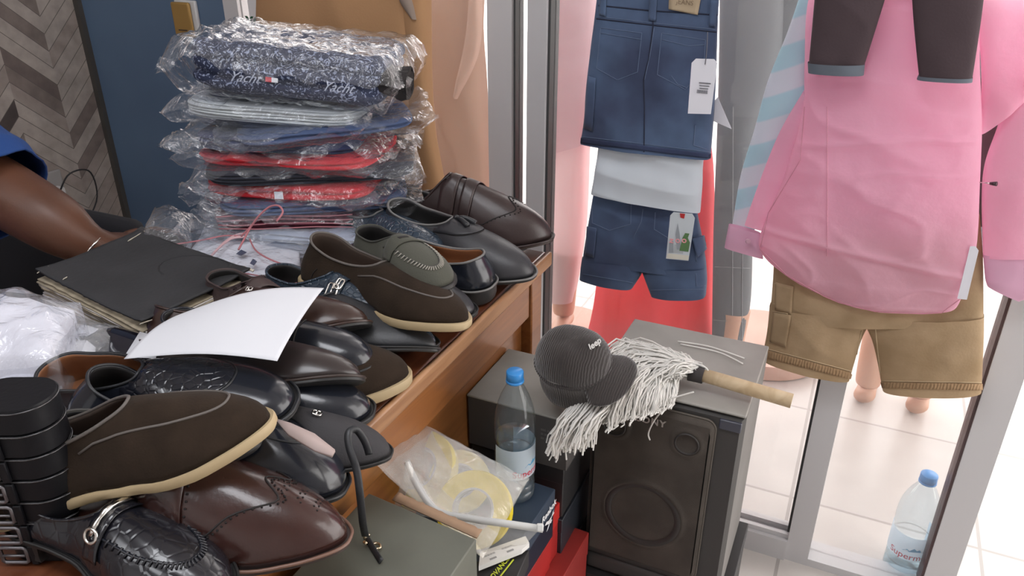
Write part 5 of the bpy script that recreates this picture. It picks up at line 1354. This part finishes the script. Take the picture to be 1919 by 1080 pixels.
# ---- blue striped shirt behind the pink one
def stripes():
    m = bpy.data.materials.new('pale_blue_stripes'); m.use_nodes = True; N = m.node_tree.nodes; L = m.node_tree.links; b = N['Principled BSDF']; b.inputs['Roughness'].default_value = .85
    tc = N.new('ShaderNodeTexCoord'); mp = N.new('ShaderNodeMapping'); mp.inputs['Rotation'].default_value = (0, math.radians(24), 0); w_ = N.new('ShaderNodeTexWave'); w_.bands_direction = 'Z'; w_.inputs['Scale'].default_value = 4.2
    L.new(tc.outputs['Object'], mp.inputs[0]); L.new(mp.outputs[0], w_.inputs['Vector']); r = N.new('ShaderNodeValToRGB'); r.color_ramp.elements[0].position = .42; r.color_ramp.elements[0].color = (.50,.68,.75,1); r.color_ramp.elements[1].position = .58; r.color_ramp.elements[1].color = (.72,.72,.78,1)
    L.new(w_.outputs['Fac'], r.inputs[0]); L.new(r.outputs[0], b.inputs['Base Color']); tr = N.new('ShaderNodeBsdfTranslucent'); L.new(r.outputs[0], tr.inputs[0]); mx = N.new('ShaderNodeMixShader'); mx.inputs[0].default_value = .4
    L.new(b.outputs[0], mx.inputs[1]); L.new(tr.outputs[0], mx.inputs[2]); L.new(mx.outputs[0], N['Material Output'].inputs[0]); return m
bs = thing('striped_shirt', 'pale blue and white striped shirt showing its sleeve behind the pink shirt', 'shirt', P(1440,430,YH+.03))
cloth('sleeve', bs, [((1500,-10),(1560,10),.02), ((1476,60),(1512,110),.022), ((1440,150),(1508,205),.022), ((1415,240),(1470,265),.02), ((1388,330),(1440,345),.018), ((1372,428),(1412,438),.016)], stripes(), 20, YH+.028)
cloth('body', bs, [((1500,-20),(1700,-20),.012), ((1500,150),(1720,150),.012), ((1480,400),(1760,400),.012)], MATS.get('x') or bpy.data.materials['pale_blue_stripes'], 21, YH+.034)

# ---- pink shirt
pk = mat('pink_poplin', (.95,.58,.72), .85, bump=('noise', 22, .5, .01), transl=.55); pk2 = mat('mauve_pink_lower', (.66,.42,.56), .85, transl=.3)
ps = thing('pink_shirt', 'large pink long sleeved shirt hanging in the middle of the window', 'shirt', P(1640,560))
def fold(p, s):
    a = P(1640, 255).z
    return .006*nz((p.x*8, 3, p.z*7))+.006*ridge((p.x*7+p.z*5, p.z*9, 6))+.005*math.exp(-((p.z-a-.02*math.sin(p.x*9))/.005)**2)+.006*math.exp(-((p.z-P(1640,462).z+.10*(p.x-P(1640,462).x))/.006)**2)+.004*max(0,ridge((p.x*5-p.z*9, p.z*11+p.x*6, 16)))**4+.0012*nz((p.x*34, 2, p.z*34))
cloth('body', ps, [((1530,-60),(1830,-60),.016), ((1512,20),(1836,10),.022), ((1508,130),(1836,120),.026), ((1504,210),(1840,230),.028), ((1470,330),(1836,345),.030), ((1440,400),(1832,440),.028), ((1424,462),(1822,500),.026), ((1470,512),(1806,545),.020), ((1560,560),(1790,578),.012), ((1640,582),(1760,586),.004)], pk, 30, YH-.030, 210, 170, w=fold)
cloth('sleeve', ps, [((1506,170),(1536,240),.018), ((1460,250),(1520,300),.020), ((1420,350),(1490,380),.020), ((1396,420),(1480,440),.018)], pk, 31, YH-.010)
cloth('cuff', ps, [((1366,420),(1425,438),.008), ((1358,463),(1430,485),.008)], mat('mauve_cuff', (.70,.42,.56), .85, transl=.25), 32, YH-.012, 14)
cloth('sleeve', ps, [((1800,-30),(1990,10),.020), ((1836,90),(1990,120),.022), ((1838,250),(1905,200),.020)], pk, 33, YH-.020)
cloth('sleeve', ps, [((1895,130),(1990,130),.020), ((1872,230),(1990,230),.022), ((1842,330),(1985,330),.022), ((1842,482),(1955,482),.012)], pk, 34, YH-.014)
cloth('cuff', ps, [((1842,476),(1958,484),.010), ((1846,520),(1945,545),.010), ((1850,535),(1910,565),.008)], MATS['mauve_cuff'], 35, YH-.014, 20)
put('cuff_button', xf(lathe([(.005,0),(.005,.0012),(.0035,.0018),(.0002,.0012)], 16), T(*(P(1402,452,YH-.031))) @ R(PI/2, 'X')), mat('pink_button', (.62,.36,.46), .4), ps, world=True)
bpk = bvh_of(ps.children[0])
seam('seam', ps, bpk, [[(1508,200),(1500,300),(1440,400),(1426,462)], [(1550,200),(1550,480)], [(1424,466),(1475,516),(1560,564),(1640,584),(1760,590),(1800,560)]], .0007, mat('pink_seam', (.62,.28,.36), .85))
pin = thing('dressmaker_pin', 'small pin with a dark head stuck in the right edge of the pink shirt', 'pin', P(1840,343,YH-.05))
put('shaft', tube([P(1836,342,YH-.05), P(1860,344,YH-.06)], .0009, 6), chrome, pin, world=True); put('head', tube([P(1855,344,YH-.058), P(1868,345,YH-.063)], [.0022,.0036], 10), mat('dark_plum_plastic', (.05,.02,.03), .3), pin, world=True)

# ---- dark trousers turned up at the hem, in front of the pink shirt
dk = mat('dark_brown_twill', (.060,.040,.046), .9, bump=('noise', 300, .4, .001)); gh = mat('grey_hem_lining', (.11,.13,.16), .8)
dt = thing('dark_trousers', 'dark brown trouser legs with grey hems hanging in front of the pink shirt', 'trousers', P(1670,140,YH-.08))
cloth('leg', dt, [((1532,-60),(1676,-60),.018), ((1524,30),(1652,20),.020), ((1516,118),(1620,122),.018)], dk, 40, YH-.082)
cloth('hem', dt, [((1514,116),(1621,120),.020), ((1515,135),(1619,140),.020)], gh, 41, YH-.082, 8)
cloth('leg', dt, [((1706,-60),(1850,-60),.018), ((1712,40),(1838,40),.020), ((1722,142),(1822,146),.018)], dk, 42, YH-.082)
cloth('hem', dt, [((1721,141),(1823,145),.020), ((1718,148),(1822,153),.020)], gh, 43, YH-.082, 8)
cloth('seat', dt, [((1530,-110),(1852,-110),.02), ((1532,-55),(1850,-55),.02)], dk, 44, YH-.082, 12)

# ---- tan trousers at the left of the window
tan = mat('tan_gabardine', (.42,.235,.115), .85, bump=('noise', 260, .3, .001), transl=.10)
YTn = YH-.055
tt = thing('tan_trousers', 'long tan trousers hanging behind the stack of bagged clothes', 'trousers', P(640,330,YTn))
def tw(p, s): return .010*nz((p.x*6, 1, p.z*1.5))+.007*ridge((p.x*9+p.z*2, p.z*1.6, 3))
cloth('leg', tt, [((486,-60),(752,-60),.02), ((486,60),(770,40),.03), ((500,200),(772,190),.032), ((520,330),(770,330),.03), ((540,420),(764,420),.028)], tan, 50, YTn, w=tw)
cloth('leg', tt, [((742,-60),(806,-60),.02), ((752,40),(806,40),.025), ((766,120),(806,160),.026), ((764,240),(812,250),.026), ((776,340),(830,345),.024), ((780,420),(838,420),.022)], tan, 51, YTn+.012, w=tw)
bt = bvh_of(tt.children[0])
seam('pocket_edge', tt, bt, [[(752,-5),(762,28),(784,50),(792,58)]], .0016, mat('tan_seam', (.50,.32,.18), .8)); seam('seam', tt, bt, [[(770,62),(760,120),(752,200),(762,300)]], .0014, MATS['tan_seam'])
cloth('pocket', tt, [((750,-40),(768,-35),.02), ((756,0),(782,5),.022), ((776,30),(788,36),.018)], mat('grey_brown_lining', (.22,.17,.14), .8), 52, YTn-.002, 14)
# ---- poster by the jamb
po = thing('poster', 'white poster edge with dark green letters between the blue wall and the tan trousers', 'poster', at_y(470,40,YW-.02))
put('sheet', (lambda a: a)(box(at_y(462,0,YW-.02).x, YW-.018, at_y(470,80,YW-.02).z, at_y(520,0,YW-.02).x, YW-.016, at_y(470,-40,YW-.02).z)), mat('poster_white', (.62,.62,.64), .6), po, world=True, smooth=False)
c = at_y(462,42,YW-.0185); put('lettering', xf(text_geo('YO', .034, .0003, align='LEFT', bold=.0014), T(*c) @ R(PI/2, 'X')), mat('dark_green_ink', (.01,.07,.035), .6), po, world=True, smooth=False)
# ---- switch, socket and charger
sw = thing('light_switch', 'brass coloured light switch plate on the blue wall', 'switch', at_y(350,38,YW))
c = at_y(348,36,YW-.010); put('back_box', box(c.x-.030,YW-.010,c.z-.044, c.x+.038,YW-.0005,c.z+.044), mat('white_switch_box', (.6,.6,.6), .5), sw, world=True, smooth='auto', mods=[bevel(.003)])
put('plate', box(c.x-.034,YW-.020,c.z-.040, c.x+.026,YW-.0105,c.z+.040), mat('gold_switch_plate', (.40,.24,.075), .35, metal=.3), sw, world=True, smooth='auto', mods=[bevel(.005, 3)])
put('rocker_slot', box(c.x-.018,YW-.0212,c.z-.026, c.x+.010,YW-.0198,c.z-.0235), mat('slot_dark', (.05,.03,.02), .6), sw, world=True, smooth=False)
so = at_x(92, 348, XL+.006); soc = thing('phone_charger', 'white plug with a thin dark cable on the plank patterned wall', 'charger', so)
put('socket_plate', box(so.x-.005,so.y-.05,so.z-.035, so.x+.004,so.y+.04,so.z+.035), mat('grey_socket', (.30,.28,.27), .5), soc, world=True, smooth='auto', mods=[bevel(.003)])
put('plug', box(so.x+.004,so.y-.02,so.z-.03, so.x+.035,so.y+.02,so.z-.004), mat('white_plug', (.6,.58,.56), .5), soc, world=True, smooth='auto', mods=[bevel(.004)])
put('cable', tube(spline([so+V((.03,0,-.02)), so+V((.05,.03,.03)), so+V((.05,.09,.02)), so+V((.04,.10,-.06)), so+V((.03,.05,-.13))], 24), .0022, 6), blk_card, soc, world=True)

# ================================================================ OUTSIDE, BEHIND THE GLASS
skin_m = mat('mannequin_plastic', (.62,.36,.25), .45, transl=.08)
def leg_mesh(top, ank, toe, rt, ra, seed=0):
    """bare mannequin leg: one tapering surface with a foot"""
    kn = top.lerp(ank, .5); pts = spline([top, kn, ank+V((0,0,.02)), ank], 18)
    rr_ = [rt+(ra-rt)*min(1, (i/17)*1.1) for i in range(18)]
    f_ = (toe-ank); f_.z = 0; g1 = tube(pts, rr_, 18)
    heel = ank - f_*.28 + V((0,0,-.045)); ball = ank+f_*.7+V((0,0,-.052)); tp_ = ank+f_+V((0,0,-.056))
    g2 = tube(spline([heel, ank+V((0,0,-.03)), ball, tp_], 16), [.018,.026,.032,.034,.033,.032,.031,.031,.031,.031,.030,.028,.026,.022,.016,.008], 16, flat=.8)
    return join(g1, g2)
def mannequin(label, x_px, y_floor_px, yy, zfoot, wid, clothing, cm, top_px, hem_px, feet=True, cname='trousers', face=-1, two=True):
    base = at_y(x_px, hem_px, yy); t = thing('mannequin', label, 'mannequin', (base.x, yy, zfoot)); hem = base.z
    if feet:
        for sx_ in ((-1, 1) if two else (0,)):
            a = V((base.x+sx_*wid*.5, yy, zfoot+.06)); put('leg', leg_mesh(V((a.x, yy, hem+.35)), a, a+V((.02*sx_, face*.14, 0)), .06, .034), skin_m, t, world=True)
    return t, base, hem
# pale pink trousers
YM = 2.05
pp_ = mat('pale_pink_cotton', (.90,.76,.77), .85, transl=.35)
t = thing('mannequin', 'mannequin in long pale pink trousers outside, right beside the aluminium posts', 'mannequin', at_y(1062,600,YM))
cloth('trousers', t, [((1010,-80),(1115,-80),.06), ((1020,100),(1110,100),.06), ((1030,280),(1102,290),.055), ((1034,420),(1096,430),.045), ((1036,560),(1076,562),.035)], pp_, 60, YM, w=tw)
cloth('shirt_tail', t, [((1000,-90),(1120,-90),.07), ((1010,80),(1118,60),.07), ((1004,290),(1112,262),.065)], mat('pale_rose_shirt', (.80,.62,.66), .85, transl=.4), 61, YM-.01, w=tw)
an = at_y(1056,585,YM); zf_ = an.z-.06
put('leg', leg_mesh(an+V((0,0,.22)), an, an+V((.02,-.13,0)), .045, .032), skin_m, t, world=True)
def pedestal(label, x, y, r_, h_, m):
    o = put('pedestal', xf(lathe([(r_*.98,0),(r_,.004),(r_,h_-.005),(r_*.985,h_)], 56), T(x, y, 0)), m, smooth='auto'); 
    tag(o, label, 'pedestal'); o['kind'] = 'thing'; return o
ped = mat('pinkish_pedestal', (.55,.36,.29), .6, var=(5,.15))
pedestal('round pinkish pedestal outside under the pale pink mannequin', an.x, YM, .17, max(.05, zf_), ped)
# tan / beige clothing seen through the left pane
YM2 = 1.78
bm_ = mat('light_tan_wool', (.50,.33,.24), .85, transl=.2)
t = thing('mannequin', 'mannequin in a light brown draped coat outside behind the narrow left pane', 'mannequin', at_y(870,420,YM2))
cloth('coat', t, [((790,-80),(905,-80),.06), ((800,60),(898,50),.06), ((808,180),(905,150),.06), ((812,330),(915,300),.055), ((820,520),(920,520),.05), ((835,700),(915,700),.045)], bm_, 63, YM2, w=tw)
cloth('lapel', t, [((884,-60),(900,-60),.02), ((876,60),(896,90),.02), ((852,180),(858,185),.01)], mat('pale_tan_lapel', (.60,.42,.33), .85, transl=.2), 64, YM2-.06, w=tw)
a_ = at_y(850,700,YM2); put('leg', leg_mesh(V((a_.x, YM2, a_.z)), V((a_.x, YM2, .06)), V((a_.x, YM2-.13, .06)), .05, .032), skin_m, t, world=True)
# red long dress
YM3 = 2.0
rd = mat('coral_red_fabric', (.85,.12,.14), .8, transl=.38)
t = thing('mannequin', 'mannequin in wide coral red trousers outside behind the denim shorts', 'mannequin', at_y(1220,660,YM3))
cloth('trousers', t, [((1170,200),(1320,210),.07), ((1150,300),(1334,310),.08), ((1135,420),(1336,430),.09), ((1118,560),(1334,560),.09), ((1101,634),(1338,648),.09)], rd, 65, YM3, 60, 90, w=lambda p, s: .016*nz((p.x*16, 1, p.z*1.2))+.008*ridge((p.x*14, p.z*.8, 3)))
a_ = at_y(1240,640,YM3)
for q in (-.09, .09): put('leg', leg_mesh(V((a_.x+q, YM3, a_.z+.1)), V((a_.x+q, YM3, .06)), V((a_.x+q+.01, YM3-.13, .06)), .05, .032), skin_m, t, world=True)
# grey checked trousers
YM4 = 1.92
gp = mat('grey_check_fabric', (.13,.14,.15), .85, bump=('noise', 120, .2))
t = thing('mannequin', 'mannequin in dark grey checked trousers outside, between red trousers and striped shirt', 'mannequin', at_y(1370,640,YM4))
cloth('trousers', t, [((1352,-80),(1470,-80),.06), ((1350,100),(1462,110),.06), ((1346,250),(1420,240),.055), ((1340,400),(1410,410),.05), ((1337,560),(1406,560),.045), ((1336,640),(1392,646),.042)], gp, 66, YM4, w=lambda p, s: .007*nz((p.x*9, 1, p.z*2)))
bg_ = bvh_of(t.children[0]); seam('check_line', t, bg_, [[(1374,200),(1372,640)], [(1392,300),(1390,640)], [(1338,600),(1398,604)], [(1340,500),(1404,503)]], .0012, mat('check_pale', (.26,.27,.28), .85), 8)
cloth('second_leg', t, [((1440,-60),(1560,-60),.05), ((1430,100),(1540,100),.05), ((1425,300),(1500,300),.05), ((1425,420),(1490,420),.045)], gp, 67, YM4+.05)
a_ = at_y(1366,640,YM4); put('leg', leg_mesh(V((a_.x, YM4, a_.z+.1)), V((a_.x, YM4, .16)), V((a_.x, YM4-.12, .16)), .045, .030), skin_m, t, world=True)
pedestal('low round pinkish pedestal outside right of the loudspeaker', at_z(1425,655,0).x, at_z(1425,655,0).y, .20, .05, ped)
# grey leggings mannequin with feet on the floor
f1, f2 = at_z(1618,755,0), at_z(1716,775,0)
t = thing('mannequin', 'barefoot mannequin in grey leggings outside, seen through the gap of the khaki shorts', 'mannequin', (f1.lerp(f2, .5).x, f1.y, 0))
gl_ = mat('grey_leggings', (.20,.21,.25), .85, transl=.05)
for f_, hem_ in ((f1, .24), (f2, .28)):
    ank = V((f_.x, f_.y+.02, .062)); toe = ank+V((.015,.13,0))
    put('foot', leg_mesh(ank+V((0,0,.5)), ank, toe, .055, .030), skin_m, t, world=True)
    put('legging', tube(spline([ank+V((0,0,hem_-.06)), ank+V((0,0,.45)), ank+V((.01,0,.75)), V(((f1.x+f2.x)/2+(f_.x-(f1.x+f2.x)/2)*.8, ank.y, 1.0))], 24), [.042+.04*i/23 for i in range(24)], 20), gl_, t, world=True)
put('hips', tube([V(((f1.x+f2.x)/2, f1.y+.02, z_)) for z_ in (.92,1.0,1.1,1.2,1.3)], [.12,.15,.16,.14,.12], 24), gl_, t, world=True)
# plaid shirt glimpsed at far right
t = put('body', loft(rows_px([((1830,150),(1990,150),.02), ((1828,300),(1990,320),.02), ((1830,420),(1990,440),.02)], YH+.035), 20, 30, .02, wr(70)), mat('grey_plaid', (.17,.17,.16), .85, var=(20,.3)))
t.name = 'plaid_shirt'; tag(t, 'grey plaid shirt glimpsed between the pink shirt body and its right sleeve', 'shirt')
# hanging rail carrying the window clothes
ra = thing('hanging_rail', 'steel rail above the window clothes', 'rail', (0, YH, 2.2)); put('pole', tube([V((-1.3,YH-.02,2.2)), V((1.5,YH-.02,2.2))], .012, 16), mat('rail_steel', (.5,.5,.5), .3, .8), ra, world=True)
for x_ in (-1.2, .2, 1.4): put('bracket', tube([V((x_,YH-.02,2.2)), V((x_,YH-.02,2.49))], .006, 8), steel, ra, world=True)
def hook(px, y, w_, label, zt=None):
    c_ = P(px, 0, y); zsh = 1.62; h_ = thing('clothes_hanger', label, 'hanger', (c_.x, y, zsh))
    put('shoulders', tube(spline([V((c_.x-w_, y, zsh-.05)), V((c_.x, y, zsh+.02)), V((c_.x+w_, y, zsh-.05))], 16), .006, 8), steel, h_, world=True)
    put('hook', tube(spline([V((c_.x, y, zsh+.02)), V((c_.x, y, 2.16)), V((c_.x, y-.015, 2.195)), V((c_.x, YH-.02, 2.216)), V((c_.x, YH, 2.19))], 20), .0022, 6), steel, h_, world=True)

# ================================================================ PERSON AT THE LEFT
from math import sin, cos
skin = mat('dark_brown_skin', (.115,.045,.024), .45, bump=('noise', 160, .15), var=(14,.2)); tee = mat('royal_blue_jersey', (.010,.05,.20), .85, bump=('noise', 60, .4, .004)); jean = mat('black_denim', (.012,.013,.022), .9)
per = thing('person', 'seated person in a blue t-shirt resting a forearm on the desk behind the ledger', 'person', (-1.60, .62, 0))
def skinned(name, verts, edges, radii, m, parent, sub=2):
    inv = wmat(parent).inverted(); me = bpy.data.meshes.new(name); me.from_pydata([tuple(inv @ V(v)) for v in verts], edges, []); me.materials.append(m)
    o = bpy.data.objects.new(name, me); COL.objects.link(o); o.parent = parent
    sk = me.skin_vertices.new(name='sk') if hasattr(me.skin_vertices, 'new') else None
    md = o.modifiers.new('skin', 'SKIN'); md.use_smooth_shade = True
    if not me.skin_vertices:
        bm = bmesh.new(); bm.from_mesh(me); bm.verts.layers.skin.verify(); bm.to_mesh(me); bm.free()
    for i, r_ in enumerate(radii):
        me.skin_vertices[0].data[i].radius = (r_, r_) if not isinstance(r_, tuple) else r_
        me.skin_vertices[0].data[i].use_root = (i == 0)
    s_ = o.modifiers.new('subd', 'SUBSURF'); s_.levels = sub; s_.render_levels = sub; return o
wr_ = at_d(190, 476, 1.33); el = at_d(92, 412, 1.31); sh = at_d(-125, 285, 1.33)
hd_ = (at_z(262,455,.80)-wr_).normalized(); hd_.z *= .5
hand = wr_+hd_*.055
pelv = V((sh.x-.10, sh.y-.20, .50)); chest = V((sh.x-.06, sh.y-.19, sh.z-.12)); neck = V((sh.x-.05, sh.y-.19, sh.z+.08)); head = V((sh.x-.02, sh.y-.19, sh.z+.24))
osh = V((sh.x-.03, sh.y-.38, sh.z)); oel = osh+V((.02,-.06,-.28)); owr = oel+V((.22,.10,-.02))
Vv = [pelv, (pelv+chest)/2, chest, neck, head, head+V((0,0,.09)), sh, (sh+el)/2, el, el.lerp(wr_, .35), wr_, hand, osh, oel, owr]
E = [(0,1),(1,2),(2,3),(3,4),(4,5),(2,6),(6,7),(7,8),(8,9),(9,10),(10,11),(2,12),(12,13),(13,14)]
Rr = [.15,.14,.15,.055,.085,.06,.070,.062,.056,.052,.030,.030,.06,.05,.035]
# legs seated
hip1, hip2 = pelv+V((.08,-.02,-.02)), pelv+V((-.08,-.08,-.02)); k1, k2 = hip1+V((.30,.10,.02)), hip2+V((.28,-.06,.02)); a1, a2 = V((k1.x, k1.y, .09)), V((k2.x, k2.y, .09))
base_ = len(Vv); Vv += [k1, a1, a1+V((.13,.02,-.05)), k2, a2, a2+V((.13,-.02,-.05))]; E += [(0,base_),(base_,base_+1),(base_+1,base_+2),(0,base_+3),(base_+3,base_+4),(base_+4,base_+5)]; Rr += [.062,.038,.03,.062,.038,.03]
# fingers, rooted in the palm, curled over the desk edge of the book
side_ = hd_.cross(V((0,0,1))).normalized()
for q, (o_, ln_) in enumerate(((-.026,.068),(-.009,.078),(.009,.074),(.024,.060))):
    a0 = hand+side_*o_+hd_*.020; b0 = len(Vv); Vv += [a0, a0+hd_*ln_*.45+V((0,0,.006)), a0+hd_*ln_*.78-V((0,0,.006)), a0+hd_*ln_-V((0,0,.022))]
    E += [(11,b0),(b0,b0+1),(b0+1,b0+2),(b0+2,b0+3)]; Rr += [.010,.0088,.008,.007]
b0 = len(Vv); tb = hand-side_*.034+hd_*(-.01); Vv += [tb, tb-side_*.018+hd_*.026, tb-side_*.020+hd_*.048]; E += [(11,b0),(b0,b0+1),(b0+1,b0+2)]; Rr += [.011,.0095,.008]
skinned('body', Vv, E, Rr, skin, per)
# clothes follow the body
def ell(c_, ax, r1, r2, n=28):
    ax = ax.normalized(); x_ = ax.cross(V((0,1,0.01))).normalized(); y_ = ax.cross(x_); return [c_+x_*r1*cos(2*PI*i/n)+y_*r2*sin(2*PI*i/n) for i in range(n)]
def sleeve(path, radii, m, nm, seed=0):
    n = 30; mm = 26; Pp = spline(path, mm); vs = []
    for i, p in enumerate(Pp):
        ax = Pp[min(i+1, mm-1)]-Pp[max(i-1, 0)]; r_ = interp([(k/(len(radii)-1), q) for k, q in enumerate(radii)], i/(mm-1))
        for w_ in ell(p, ax, r_, r_, n): vs.append(w_+(w_-p).normalized()*(.007*nz(w_*22+V((seed,0,0)))+.004*ridge(w_*14)))
    put(nm, (vs, [(i*n+j, i*n+(j+1) % n, (i+1)*n+(j+1) % n, (i+1)*n+j) for i in range(mm-1) for j in range(n)]), m, per, world=True, mods=[solid(.003, 0)])
sleeve([sh+V((-.02,-.12,.0)), sh, sh.lerp(el, .45), sh.lerp(el, .64)], [.10,.095,.088,.084], tee, 'sleeve')
sleeve([osh+V((-.02,.12,.0)), osh, osh.lerp(oel, .5), osh.lerp(oel, .8)], [.10,.09,.08,.074], tee, 'sleeve', 3)
sleeve([neck+V((0,0,-.02)), chest+V((0,0,.06)), chest, (pelv+chest)/2, pelv+V((0,0,-.02))], [.075,.15,.17,.165,.165], tee, 'torso_shirt', 5)
sleeve([pelv+V((0,0,.02)), hip1+V((.06,.02,0)), k1, k1+V((.03,.0,-.06)), a1+V((0,0,.06))], [.14,.105,.085,.075,.055], jean, 'trouser_leg', 7)
sleeve([pelv+V((0,0,.02)), hip2+V((.06,0,0)), k2, k2+V((.03,.0,-.06)), a2+V((0,0,.06))], [.14,.105,.085,.075,.055], jean, 'trouser_leg', 9)
hair = []
put('hair', xf(grid(lambda u, v: V((.088*cos(2*PI*u)*cos(v*PI/2), .088*sin(2*PI*u)*cos(v*PI/2), .09*sin(v*PI/2))), 24, 10, cu=True), T(*(head+V((-.01,0,.035)))) ), mat('black_hair', (.01,.009,.009), .9, bump=('noise', 200, .8, .003)), per, world=True)
put('face', join(tube([head+V((.075,.0,.02)), head+V((.105,0,-.005))], [.008,.014], 10), tube([head+V((.078,-.03,.03)), head+V((.086,-.03,.03))], [.011,.008], 10), tube([head+V((.078,.03,.03)), head+V((.086,.03,.03))], [.011,.008], 10), tube([head+V((.085,-.022,-.038)), head+V((.088,0,-.04)), head+V((.085,.022,-.038))], .006, 8), tube([head+V((0,-.085,.0)), head+V((0,-.092,.02))], [.012,.016], 8), tube([head+V((0,.085,.0)), head+V((0,.092,.02))], [.012,.016], 8)), skin, per, world=True)
ax = (wr_-el).normalized(); put('bracelet', tube(ell(wr_-ax*.012, ax, .031, .031, 28), .0022, 6, True), chrome, per, world=True)
# chair
chm = mat('dark_chair_fabric', (.02,.02,.025), .9); chx, chy = pelv.x, pelv.y
cr_ = thing('office_chair', 'dark chair under the seated person at the left', 'chair', (chx, chy, 0))
put('seat', box(chx-.20,chy-.24,.30, chx+.24,chy+.22,.36), chm, cr_, world=True, smooth='auto', mods=[bevel(.02, 3)])
put('backrest', box(-1.92,1.03,.34, -1.36,1.08,.74), chm, cr_, world=True, smooth='auto', mods=[bevel(.02, 3)])
put('column', tube([V((chx,chy,.05)), V((chx,chy,.30))], .025, 14), steel, cr_, world=True)
for k in range(5):
    a = 2*PI*k/5; put('leg', tube([V((chx,chy,.07)), V((chx+.24*cos(a), chy+.24*sin(a), .03))], [.02,.014], 10), steel, cr_, world=True)
